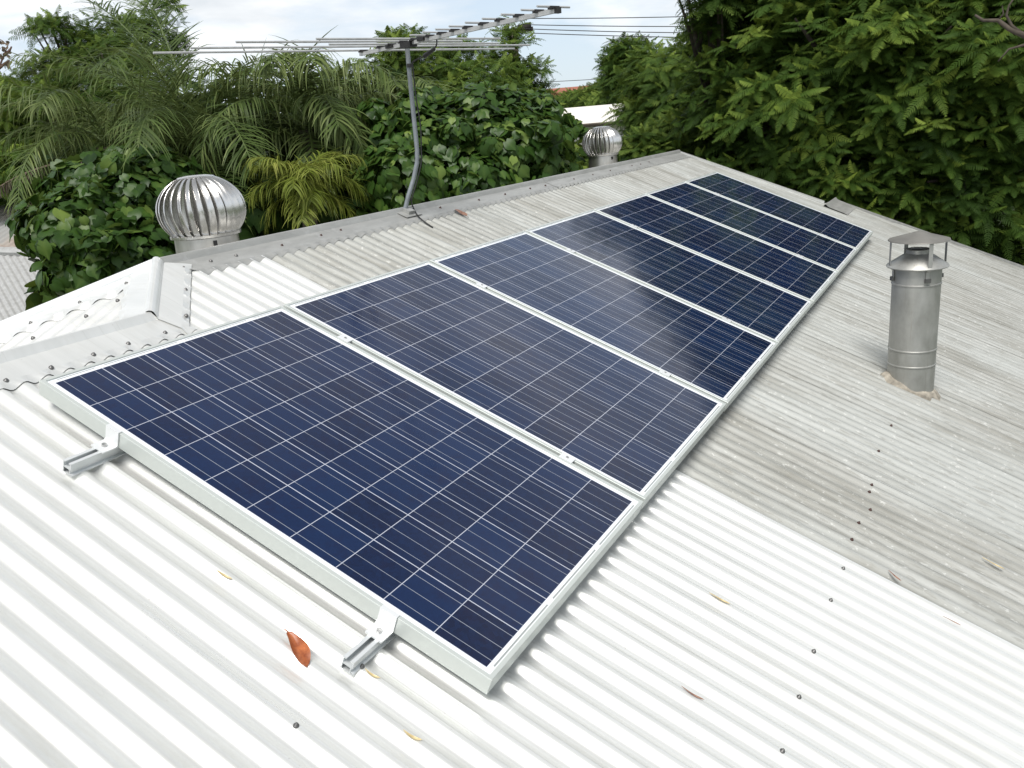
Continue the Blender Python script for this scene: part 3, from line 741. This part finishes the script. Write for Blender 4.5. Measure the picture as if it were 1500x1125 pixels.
def leafy(name, label, cat, spec, n, size, mat, group=None, base=None, tintb=.35, hang=.9):
    blobs = mkblobs(spec); c = np.mean([b[0] for b in blobs], axis=0); bx = base or (c[0], c[1], GZ)
    root = empty(name, bx); tag(root, label, cat, group)
    q_ = np.random.default_rng(len(spec)); extra = []
    for cc, rr in blobs:
        for _ in range(4):
            d_ = q_.normal(size=3)+np.array([0, 0, .7]); d_ /= np.linalg.norm(d_); k_ = q_.uniform(.20, .42)
            extra.append((tuple(np.array(cc)+d_*np.array(rr)*q_.uniform(.85, 1.12)), (rr[0]*k_, rr[0]*k_, rr[2]*k_)))
    P, Nn, dep = blob_pts(blobs+extra, n, .45, .25)
    out_ = Nn/np.linalg.norm(Nn, axis=1, keepdims=True)
    Z = out_+np.array([0, 0, .35])+RNG.normal(size=out_.shape)*.38; Z /= np.linalg.norm(Z, axis=1, keepdims=True)
    dn = np.array([[0, 0, -1.]])+RNG.normal(size=out_.shape)*.35
    Y = -(dn-Z*(dn*Z).sum(1, keepdims=True)); Y /= np.linalg.norm(Y, axis=1, keepdims=True); X = np.cross(Y, Z)
    Fr = np.stack([X, Y, Z], axis=2)
    sc_ = size*RNG.uniform(.45, 1.35, n); tint = tintb+RNG.normal(0, .13, n)+.30*(RNG.random(n) > .93)
    V, F, T = instance([HEART], P, Fr, sc_, tint)
    to_local(npmesh('crown', V, F, mat, root, T), root)
    to_local(limbs(root, bx, blobs, .10), root)
    return root

# the big tree filling the right background
feathery('feathery_tree', 'large dark green feathery tree filling the right background behind the flue', 'tree',
    [(1230, 120, 12.6, 2.0, 1.7), (1130, 212, 12.4, 1.15, 1.05), (1330, 195, 12.3, 1.65, 1.5), (1230, 275, 12.4, 1.35, .9), (1150, 60, 13.4, 1.2, 1.1), (1390, 60, 12.6, 1.8, 1.6),
     (1420, 275, 12.2, 1.25, .95), (1300, 0, 13.2, 1.8, 1.3), (1200, -30, 13.6, 1.4, 1.0), (1400, -50, 13.4, 1.8, 1.0), (1510, 255, 12.5, 1.3, 1.4), (1520, -40, 13.6, 1.8, 1.0), (1560, 60, 13.2, 1.5, 1.6)],
    4000, .42, M_E, base=(11.3, .6, GZ), tintb=.20, tr=.24)
feathery('feathery_tree', 'mid green feathery tree between the distant houses and the large dark tree', 'tree',
    [(985, 130, 17.0, 1.0, .8), (1015, 190, 16.0, 1.0, .9), (955, 175, 18.0, .6, .55), (985, 235, 15.6, .8, .4), (1060, 130, 17, 1.1, 1.2), (960, 100, 17.5, .5, .35), (1045, 70, 18, .6, .5)], 620, .52, M_D, tintb=.24, group='feathery trees behind the house')
feathery('feathery_tree', 'high feathery branches at the top edge right of the power lines', 'tree',
    [(1045, -10, 12.4, .45, .28), (1085, 30, 12.8, .6, .4), (1000, -40, 12.2, .5, .25), (1120, -30, 12.8, .8, .5)], 150, .50, M_D, ROSL, tintb=.18, base=(14.5, 0.6, GZ), group='feathery trees behind the house')
feathery('feathery_tree', 'loose pale feathery tree rising behind the aerial mast, above the big round leaved tree', 'tree',
    [(695, 130, 13.5, 1.05, .65), (620, 110, 13.5, .8, .5), (755, 125, 14, .50, .65), (748, 60, 14.2, .22, .35), (590, 90, 14.0, .45, .40), (690, 175, 13, 1.2, .5), (770, 180, 14, .35, .4), (655, 85, 14, .35, .25), (770, 110, 14, .3, .4)], 620, .36, M_D, ROSL, tintb=.26, group='feathery trees behind the house', shell=.8)
feathery('feathery_tree', 'feathery tree with an open ragged top at the upper left, in front of white cloud', 'tree',
    [(100, 110, 14.0, .55, .30), (75, 42, 14.3, .30, .16), (140, 60, 14.6, .35, .30), (190, 100, 14, .6, .4), (215, 50, 14.5, .5, .45), (150, 150, 13.6, .9, .35), (50, 105, 14.3, .25, .12), (120, 85, 14.3, .4, .25)], 520, .34, M_D, ROSL, tintb=.20, group='feathery trees behind the house', shell=.85)
feathery('feathery_tree', 'dark dense tree at the left edge of the picture, above the rusty roof', 'tree',
    [(25, 195, 15.0, 1.1, .65), (90, 240, 14.6, 1.0, .6), (-10, 255, 14.6, 1.3, .8), (60, 165, 15.6, .7, .4), (-60, 200, 15, 1.2, .8), (10, 140, 16.5, .4, .25)], 800, .36, M_E, tintb=.22, group='feathery trees behind the house')
feathery('feathery_shrub', 'low feathery shrub behind the ridge beside the far ventilator', 'shrub',
    [(840, 250, 11.8, .45, .22), (950, 232, 13.0, .5, .35), (800, 255, 11.5, .5, .25), (1000, 215, 13.5, .8, .4)], 260, .38, M_D, tintb=.30, base=(9.4, 3.4, GZ))
# round leaved trees
leafy('round_leaved_tree', 'tree with round glossy leaves between the aerial mast and the far ventilator', 'tree',
    [(700, 185, 9.4, .72, .42), (640, 235, 9.0, .62, .50), (745, 230, 9.2, .70, .52), (600, 270, 8.6, .5, .42), (690, 270, 8.8, .60, .40), (785, 215, 9.6, .36, .38), (785, 265, 9.3, .5, .33), (836, 192, 10.0, .14, .13), (815, 225, 9.9, .2, .25), (600, 200, 9.4, .5, .35), (760, 170, 9.8, .5, .3)],
   11500, .086, M_R, base=(5.0, 3.9, GZ), tintb=.40)
leafy('round_leaved_tree', 'bushy tree with round leaves left of the near ventilator, beside the rusty neighbouring roof', 'tree',
    [(120, 330, 8.4, .55, .34), (190, 300, 8.6, .50, .35), (235, 270, 8.8, .42, .3), (175, 375, 8.2, .62, .34), (115, 400, 8.0, .30, .24), (250, 350, 8.6, .45, .35), (150, 260, 9.0, .45, .22), (110, 290, 8.8, .25, .2)],
    6500, .096, M_R, base=(2.7, 4.9, GZ), tintb=.36)

# palms
def palm_frond_np(base, az, L, rise, droop, leaf, rs, pairs=48, hang=.5, w=.022, tint=.3, tipt=.2, arc=1.0):
    """frond curving out from base; long thin leaflets that bend down at their tips"""
    V = []; F = []; T = []
    ca, sa = math.cos(az), math.sin(az); n = 24; sp = []
    ang = rise; p = np.array([0., 0., 0.])
    for i in range(n+1):
        sp.append(p.copy()); t = i/n; a = ang-droop*t**1.25; p = p+np.array([ca*math.cos(a), sa*math.cos(a), math.sin(a)])*L/n
    sp = np.array(sp)
    def S_(t):
        x = t*n; i = min(n-1, int(x)); f = x-i; q = sp[i]*(1-f)+sp[i+1]*f; d = sp[i+1]-sp[i]; return q, d/np.linalg.norm(d)
    side = np.array([-sa, ca, 0.])
    for i in range(pairs):
        t = .16+.84*(i+.5)/pairs; ln = leaf*(math.sin(math.pi*(.20+.72*(t-.1)))**.6)*rs.uniform(.7, 1.15)
        for s in (-1, 1):
            if rs.random() < .06: continue
            q, d = S_(min(.999, t+rs.uniform(-.006, .006))); upv = np.cross(d, side)*1.0; upv = upv if upv[2] > 0 else -upv
            dr = d*(.62+.3*t)+side*s*rs.uniform(.7, 1.05)+upv*rs.uniform(-.45, .60); dr /= np.linalg.norm(dr)
            wv = np.cross(dr, upv); wv /= np.linalg.norm(wv)+1e-9
            p = q; cur = dr.copy(); b = len(V); k = 5; tt = tint+rs.normal(0, .10); hg = hang*rs.uniform(.1, 2.0)
            for j in range(k+1):
                ww = w*(.55, 1, .95, .8, .5, .08)[j]*.5; V += [p-wv*ww, p+wv*ww]; T += [tt+tipt*j/k]*2
                cur = cur+np.array([0, 0, -hg*(.20+.42*j)]); cur /= np.linalg.norm(cur); p = p+cur*ln/k
            for j in range(k): F.append((b+2*j, b+2*j+1, b+2*j+3, b+2*j+2))
    for i in range(n):
        r = .016*(1-i/n)+.004
        for j, (e1, e2) in enumerate((((-1, 0), (0, 1)), ((0, 1), (1, 0)))):
            b = len(V)
            up_ = np.array([0, 0, 1.])
            for q in (sp[i], sp[i+1]):
                for e in (e1, e2): V.append(q+side*r*e[0]+up_*r*e[1])
            F.append((b, b+1, b+3, b+2)); T += [.55]*4
    return np.array(V)+np.array(base), np.array(F), np.array(T)
def palm(label, crown, fronds, mat, leaf, name='palm_tree', pairs=48, hang=.5, w=.022, tint=.3, seed=1, trunk_r=.13, extra=None, group='palms behind the ridge', pw=.2):
    rs = np.random.default_rng(seed); c = Vector(crown); root = empty(name, (c.x, c.y, GZ)); tag(root, label, 'palm', group)
    for (az, L, rise, droop) in fronds:
        V, F, T = palm_frond_np(crown, az, L, rise, droop, leaf, rs, pairs, hang, w, tint+rs.normal(0, .05))
        to_local(npmesh('frond', V, F, mat, root, T), root)
    b = MB(); pts = [Vector((c.x, c.y, GZ)).lerp(c, k/12) for k in range(13)]
    b.tube(pts, [trunk_r*(1+.06*(k % 2)) for k in range(13)], 12); to_local(b.build('trunk', M_BARK, root, True), root)
    return root
vaz = math.atan2(r2.y, r2.x); raz = math.atan2(r0.y, r0.x)     # view and rightward azimuths
def ring(n, L, rise, droop, seed, a0=0):
    q = random.Random(seed); return [(a0+2*math.pi*i/n+q.uniform(-.3, .3), L*q.uniform(.85, 1.1), rise+q.uniform(-.15, .15), droop+q.uniform(-.2, .2)) for i in range(n)]
palm('tall palm with long dark arching fronds reaching the sky, left of the aerial rods', at(300, 250, 10.2),
     ring(7, 2.3, 1.15, 1.5, 3)+ring(8, 2.2, .75, 1.75, 4, .4)+ring(5, 1.8, .2, 1.3, 9, .2)+[(raz+2.65, 2.5, 1.35, .95), (raz+2.9, 2.4, 1.20, 1.5), (raz+2.2, 2.5, 1.4, .9)], M_P, .50, seed=2, tint=.32, pairs=76, hang=.16, w=.015)
palm('palm with drooping clumped leaflets just left of the aerial mast', at(455, 190, 10.2),
     ring(9, 1.7, 1.1, 1.9, 6)+ring(9, 1.8, .65, 1.9, 7, .3)+ring(5, 1.5, .1, 1.2, 12, .3), M_P, .50, seed=4, tint=.44, hang=.42, w=.020, pairs=60)
palm('palm with olive drooping fronds at the left, above the round leaved tree', at(160, 215, 10.6),
     ring(8, 1.55, 1.05, 1.9, 16)+ring(8, 1.6, .6, 1.8, 17, .3), M_P, .42, seed=14, tint=.48, hang=.35, w=.015, pairs=60)
palm('palm with pale leaflets hanging behind the aerial mast', at(575, 180, 10.9),
     ring(7, 1.35, 1.0, 1.9, 26)+ring(6, 1.5, .5, 1.9, 27, .3), M_P, .45, seed=24, tint=.48, hang=.5, w=.017, pairs=50)
palm('small yellow green palm standing right behind the ridge', at(448, 285, 8.3),
     ring(9, .62, 1.2, 1.6, 36)+ring(8, .62, .8, 1.9, 37, .3)+ring(5, .55, .2, 1.5, 38), M_Y, .28, seed=34, tint=.45, hang=.35, w=.013, pairs=40, trunk_r=.07)
# dry frond hanging at the left edge
dr = empty('dry_palm_frond', at(95, 238, 10.0)); tag(dr, 'dry brown palm frond hanging at the left edge of the picture', 'palm frond')
V, F, T = palm_frond_np((0, 0, 0), raz+math.pi+.1, 1.3, -.12, .75, .16, np.random.default_rng(3), 60, 1.2, .014, .5, .4)
npmesh('leaflets', V, F, M_DEAD, dr, T)
b = MB(); b.tube([(0, 0, 0), Vector((math.cos(raz), math.sin(raz), .02))*.6], [.012, .016], 8); b.build('stalk', M_BARK, dr)

# undergrowth between the trees, leaves tinted dark to paint the shade there
blobs = mkblobs([(330, 330, 9.5, 1.3, .5), (480, 310, 10.5, 1.5, .6), (200, 420, 9.5, 1.0, .5), (600, 300, 10.5, 1.4, .7), (900, 270, 13.5, 1.5, .6), (1080, 300, 13.6, 1.8, .9), (1300, 360, 14.6, 2.0, 1.0), (750, 270, 12, 1.5, .7), (1480, 420, 14, 1.8, 1.0), (380, 200, 12.5, 1.8, .9), (520, 190, 13, 1.8, .8), (230, 240, 12.5, 1.5, .8)])
P, Nn, _ = blob_pts(blobs, 9000, .6)
Fr = frames(len(P), Nn+RNG.normal(size=Nn.shape)*.7+np.array([0, 0, .4]), RNG.random(len(P))*6.28)
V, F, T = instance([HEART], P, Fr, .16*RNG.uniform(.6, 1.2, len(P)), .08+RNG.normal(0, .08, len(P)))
tag(npmesh('undergrowth', V, F, M_E, None, T), 'undergrowth tinted dark for shade, filling the gaps between the tree trunks', 'undergrowth', kind='stuff')

# bare dark branches at the upper right
br_ = empty('bare_branch', at(1500, 55, 9.6)); tag(br_, 'dark bare crooked branches crossing the sky at the upper right corner', 'branch')
def crooked(pts, r, name='limb'):
    o0 = br_.location; q = [at(*p)-o0 for p in pts]; b = MB(); b.tube(q, [r*(1-.7*i/(len(q)-1)) for i in range(len(q))], 7); b.build(name, M_BARK, br_, True)
crooked([(1620, 95, 9.6), (1545, 70, 9.6), (1500, 52, 9.6), (1478, 42, 9.6), (1462, 30, 9.6), (1440, 30, 9.6), (1428, 22, 9.6)], .035)
crooked([(1500, 52, 9.6), (1482, 38, 9.6), (1474, 22, 9.6), (1478, 8, 9.6), (1490, -10, 9.6)], .018)
crooked([(1600, 75, 9.5), (1520, 70, 9.5), (1500, 66, 9.5), (1478, 72, 9.5), (1462, 90, 9.5)], .02)
crooked([(1462, 30, 9.6), (1470, 20, 9.6), (1468, 8, 9.6)], .010)
# twig at the far left
tw = empty('bare_twig', at(2, 95, 12)); tag(tw, 'thin reddish bare twig against the cloud at the far left edge', 'twig')
b = MB()
for pts in ([(-20, 110, 12), (-2, 100, 12), (6, 80, 12), (12, 66, 12)], [(-2, 100, 12), (8, 92, 12), (14, 88, 12)], [(6, 80, 12), (14, 74, 12), (17, 68, 12)]):
    b.tube([at(*p)-tw.location for p in pts], [.02, .014, .008, .004][:len(pts)], 5)
b.build('stem', simple('twig_bark', (.14, .08, .06), .9), tw)
P = np.array([list(at(random.uniform(-8, 16), random.uniform(58, 102), 12+random.uniform(-.1, .1))-tw.location) for _ in range(40)])
V, F, T = instance([HEART], P, frames(40, RNG.normal(size=(40, 3)), RNG.random(40)*6), np.full(40, .035), np.full(40, .5)); tag(npmesh('leaflets', V, F, M_DEAD, tw, T), kind='stuff')

# ------------------------------------------------------------------ neighbouring buildings
def corr_plane(o, u, v, lu, lv, pitch, amp, name, m, parent, seg=6, vs=3):
    o, u, v = Vector(o), Vector(u).normalized(), Vector(v).normalized(); n = u.cross(v)
    n = n if n.z > 0 else -n; b = MB(); k = int(lu/pitch*seg); V = []; F = []
    for i in range(k+1):
        for j in range(vs+1): V.append(o+u*(lu*i/k)+v*(lv*j/vs)+n*amp*math.cos(2*math.pi*i/seg)-parent.location)
    for i in range(k):
        for j in range(vs): F.append((i*(vs+1)+j, i*(vs+1)+j+1, (i+1)*(vs+1)+j+1, (i+1)*(vs+1)+j))
    b.add(V, F); return b.build(name, m, parent, True)
def rusty():
    t = NT('rusty_sheet'); v = t.noise(t.coord((1, 1, 1)), 1.3, 8, .7)
    c = t.ramp(v, [(.42, (.36, .36, .35)), (.56, (.42, .38, .34)), (.68, (.27, .15, .10))]); return t.set(color=c, rough=.6, metal=.15)
M_RUSTY = rusty(); M_PALE = simple('pale_sheet', (.42, .42, .41), .55, .2)
Lc = at(45, 372, 12.0); nh = empty('neighbouring_house', (Lc.x, Lc.y, GZ)); tag(nh, 'neighbouring house with a grey and rust stained corrugated roof at the lower left', 'house')
fw = Vector((r2.x, r2.y, 0)).normalized(); rt = Vector((r0.x, r0.y, 0)).normalized()
def off3(a, f, z): return Lc+rt*a+fw*f+Vector((0, 0, z))
# near slope below the cap: ribs run down towards the right of the picture
vd = (rt*.60-fw*.75+Vector((0, 0, -.40))).normalized(); ud = (rt-fw*.10+Vector((0, 0, -.09))).normalized()
corr_plane(Lc-ud*3.2, ud, vd, 3.75, 3.0, .09, .010, 'near_roof_slope', M_PALE, nh)
vd2 = (rt*.18+fw*.9+Vector((0, 0, .27))).normalized()
corr_plane(Lc-ud*3.2+Vector((0, 0, .02)), ud, vd2, 4.0, 1.55, .09, .010, 'rusty_roof_slope', M_RUSTY, nh)
b = MB(); b.tube([Lc-ud*3.3+Vector((0, 0, .02))-nh.location, Lc+ud*.62+Vector((0, 0, .02))-nh.location], .06, 8); b.build('ridge_cap', M_PALE, nh)
b = MB(); c = Lc+vd*1.6-ud*1.2; b.box((c.x-nh.location.x, c.y-nh.location.y, (c.z-.5-GZ)/2), (3.2, 2.2, c.z-.5-GZ), Matrix.Rotation(math.atan2(ud.y, ud.x), 3, 'Z')); b.build('wall', M_WALL, nh)

def gable(name, label, px, py, d, w, dep, hr, mroof, mwall, ang, cat='house', wh=None):
    """house whose ridge is seen at (px,py); w along the ridge"""
    c = at(px, py, d); root = empty(name, (c.x, c.y, GZ), (0, 0, ang)); tag(root, label, cat); zr = c.z-GZ; ze_ = zr-hr
    b = MB(); x, y = w/2, dep/2; b.add([(-x, -y, ze_), (x, -y, ze_), (x, 0, zr), (-x, 0, zr), (x, y, ze_), (-x, y, ze_), (-x, -y, ze_-.12), (x, -y, ze_-.12), (x, y, ze_-.12), (-x, y, ze_-.12), (-x, 0, zr-.12), (x, 0, zr-.12)],
        [(0, 1, 2, 3), (3, 2, 4, 5), (6, 10, 11, 7), (10, 9, 8, 11), (0, 6, 7, 1), (5, 4, 8, 9), (0, 3, 10, 6), (3, 5, 9, 10), (1, 7, 11, 2), (2, 11, 8, 4)]); b.build('roof', mroof, root)
    x -= .3; y -= .35; b = MB(); b.add([(-x, -y, 0), (x, -y, 0), (x, y, 0), (-x, y, 0), (-x, -y, ze_-.05), (x, -y, ze_-.05), (x, y, ze_-.05), (-x, y, ze_-.05), (-x, 0, zr-.16), (x, 0, zr-.16)],
        [(0, 1, 5, 4), (2, 3, 7, 6), (0, 4, 8, 7, 3), (1, 2, 6, 9, 5), (4, 5, 9, 8), (6, 7, 8, 9)]); b.build('wall', mwall, root)
    b = MB(); b.tube([(-x-.3, -y-.40, ze_-.04), (x+.3, -y-.40, ze_-.04)], .06, 6); b.build('gutter', M_BARK, root)
    for wx in (-.55, 0, .5):
        b = MB(); b.box((wx*x, -y-.02, ze_-1.1), (1.2, .06, 1.1)); f_ = b.build('window', M_WALL, root); b = MB(); b.box((wx*x, -y-.055, ze_-1.1), (1.05, .02, .95)); b.build('pane', M_BLACK, f_)
    return root
M_CREAM = simple('cream_sheet', (.76, .72, .65), .6, 0, .05); M_TERR = simple('terracotta', (.30, .11, .07), .8, 0, .2)
gable('neighbouring_house', 'cream roofed house in the gap between the trees beyond the far ventilator', 868, 155, 34, 7.5, 9, .62, M_CREAM, M_CREAM, R_(-72+8))
gable('neighbouring_house', 'distant house with a red brown roof low on the wooded hillside', 853, 126, 110, 9, 9, 1.6, M_TERR, M_WALL, R_(-60))
gable('neighbouring_house', 'white walled building barely seen through the trees at the right edge, above the roof', 1600, 378, 24, 4, 5, 1.0, simple('white_sheet', (.7, .72, .74), .6), M_WALL, R_(-100))
# trees on the far side of the gap
feathery('hillside_tree', 'rounded green tree on the hillside in front of the distant red roof', 'tree', [(862, 148, 60, 2.2, .75), (885, 140, 60, 1.6, .9), (835, 150, 62, 1.2, .5), (900, 155, 55, 1.5, .8)], 420, 1.0, M_D, ROSL, tintb=.25, group='trees on the far hillside', tr=.3)
feathery('hillside_tree', 'dark tree standing high beside the gap, behind the mid green feathery tree', 'tree', [(922, 78, 45, 1.1, .8), (905, 92, 46, .9, .5), (925, 120, 46, 1.6, 1.2)], 300, .9, M_E, ROSL, tintb=.05, group='trees on the far hillside', tr=.2)
# power lines and the pole that carries them
def wire(p, q, sag, label, r=.012):
    P, Q = at(*p), at(*q); b = MB(); n = 20
    b.tube([P.lerp(Q, i/n)-Vector((0, 0, sag*4*(i/n)*(1-i/n))) for i in range(n+1)], r, 5)
    tag(b.build('power_line', M_BLACK, None, True), label, 'power line', 'power lines behind the trees')
wire((772, 27, 26), (1560, -6, 30), .15, 'thin power line, topmost of those right of the aerial boom')
wire((765, 36, 26), (1560, 22, 30), .15, 'thin power line, second from the top right of the aerial boom')
wire((765, 42, 26), (1560, 34, 30), .18, 'thin power line, third from the top right of the aerial boom')
wire((765, 48, 26), (1560, 47, 30), .15, 'thin power line, fourth from the top right of the aerial boom')
wire((700, 122, 60), (1100, 92, 60), .3, 'thin power line low over the distant hill', .02)
pl = at(752, 42, 26.4); pole = empty('power_pole', (pl.x, pl.y, GZ)); tag(pole, 'power pole hidden in the loose feathery tree with a dark fitting at its top', 'power pole')
b = MB(); b.tube([(0, 0, 0), (0, 0, pl.z-GZ-.1)], [.14, .10], 10); b.build('post', M_BARK, pole, True)
b = MB(); b.box((rt*.12+Vector((0, 0, pl.z-GZ-.05))), (.9, .12, .12), Matrix.Rotation(raz, 3, 'Z')); b.build('crossarm', M_BARK, pole)
b = MB(); b.tube([rt*.12+Vector((0, 0, pl.z-GZ)), rt*.52+Vector((0, 0, pl.z-GZ+.02))], [.09, .13], 10); b.build('fitting', M_DARK, pole, True)

# ------------------------------------------------------------------ fallen leaves on the roof
M_ORANGE = None
def leafm(name, c1, c2):
    t = NT(name); v = t.noise(t.coord(), 38, 6, .7); return t.set(color=t.ramp(v, [(.35, c1), (.6, c2), (.78, tuple(min(1, x*1.8) for x in c2))]), rough=.35)
M_ORANGE = leafm('orange_leaf', (.22, .055, .02), (.42, .13, .045)); M_STRAW = leafm('straw_leaf', (.45, .34, .15), (.62, .50, .27)); M_BROWN = leafm('brown_leaf', (.16, .08, .06), (.30, .17, .12))
def fallen(px, py, ln, wd, angpx, label, m, curl=.012, bend=.25, fat=.5):
    X, Y = on(px, py, -.090); c = sw(X, Y, NM+AMP+.006)
    # direction on the roof that matches the direction angpx (degrees, 0 = right, 90 = up) in the picture
    X2, Y2 = on(px+10*math.cos(R_(angpx)), py-10*math.sin(R_(angpx)), -.090); a = math.atan2(Y2-Y, X2-X)
    root = empty('fallen_leaf', c, (TH, 0, 0)); root.rotation_mode = 'XYZ'
    b = MB(); n = 18; k = 6; V = []; F = []
    for i in range(n+1):
        t = i/n; hw = wd/2*math.sin(math.pi*t**(.5/fat if fat < .5 else 1/(2*fat)))**.8*(.22 if t > .87 else 1) if 0 < t < 1 else .0006
        for j in range(k+1):
            s = (j/k-.5)*2; x = (t-.5)*ln; y = s*hw+bend*ln*(t-.5)**2; z = curl*abs(s)**1.6*math.sin(math.pi*t)+.004*math.sin(t*9+s)*(wd/.03)*.5
            V.append((x*math.cos(a)-y*math.sin(a), x*math.sin(a)+y*math.cos(a), z))
    for i in range(n):
        for j in range(k): F.append((i*(k+1)+j, i*(k+1)+j+1, (i+1)*(k+1)+j+1, (i+1)*(k+1)+j))
    b.add(V, F); o = b.build('fallen_leaf', m, None, True); o.location = c; o.rotation_euler = (TH, 0, 0)
    bpy.data.objects.remove(root); tag(o, label, 'leaf')
fallen(435, 950, .128, .040, 120, 'large curled orange leaf lying on the white roof left of the lower rail end', M_ORANGE, .012, .18, .75)
fallen(604, 1082, .055, .008, -27, 'thin curved straw coloured leaf on the white roof below the nearest panel', M_STRAW, .001, .5)
fallen(545, 991, .050, .007, -30, 'thin pale brown leaf beside the lower rail end', M_STRAW, .001, .5)
fallen(1015, 1020, .075, .007, -30, 'thin reddish brown leaf on the white roof at the lower middle', M_BROWN, .001, .4)
fallen(1055, 880, .080, .008, -28, 'thin straw coloured leaf on the white roof right of the nearest panel', M_STRAW, .001, .2)
fallen(1456, 828, .095, .010, -28, 'thin straw coloured leaf on the weathered roof at the right edge', M_STRAW, .001, .2)
fallen(1310, 846, .065, .010, -40, 'small brown leaf on the weathered roof just above the white sheets', M_BROWN, .002, .3)
fallen(675, 314, .13, .05, -30, 'dark brown curled leaf on the weathered roof right of the mast', M_BROWN, .012, .2, .6)
fallen(328, 845, .060, .007, -30, 'faint thin straw leaf on the white roof in line with the orange leaf', M_STRAW, .001, .3)
fallen(1395, 912, .07, .006, -27, 'dark thin leaf lying along the boundary of the white and weathered sheets', M_BROWN, .001, .1)
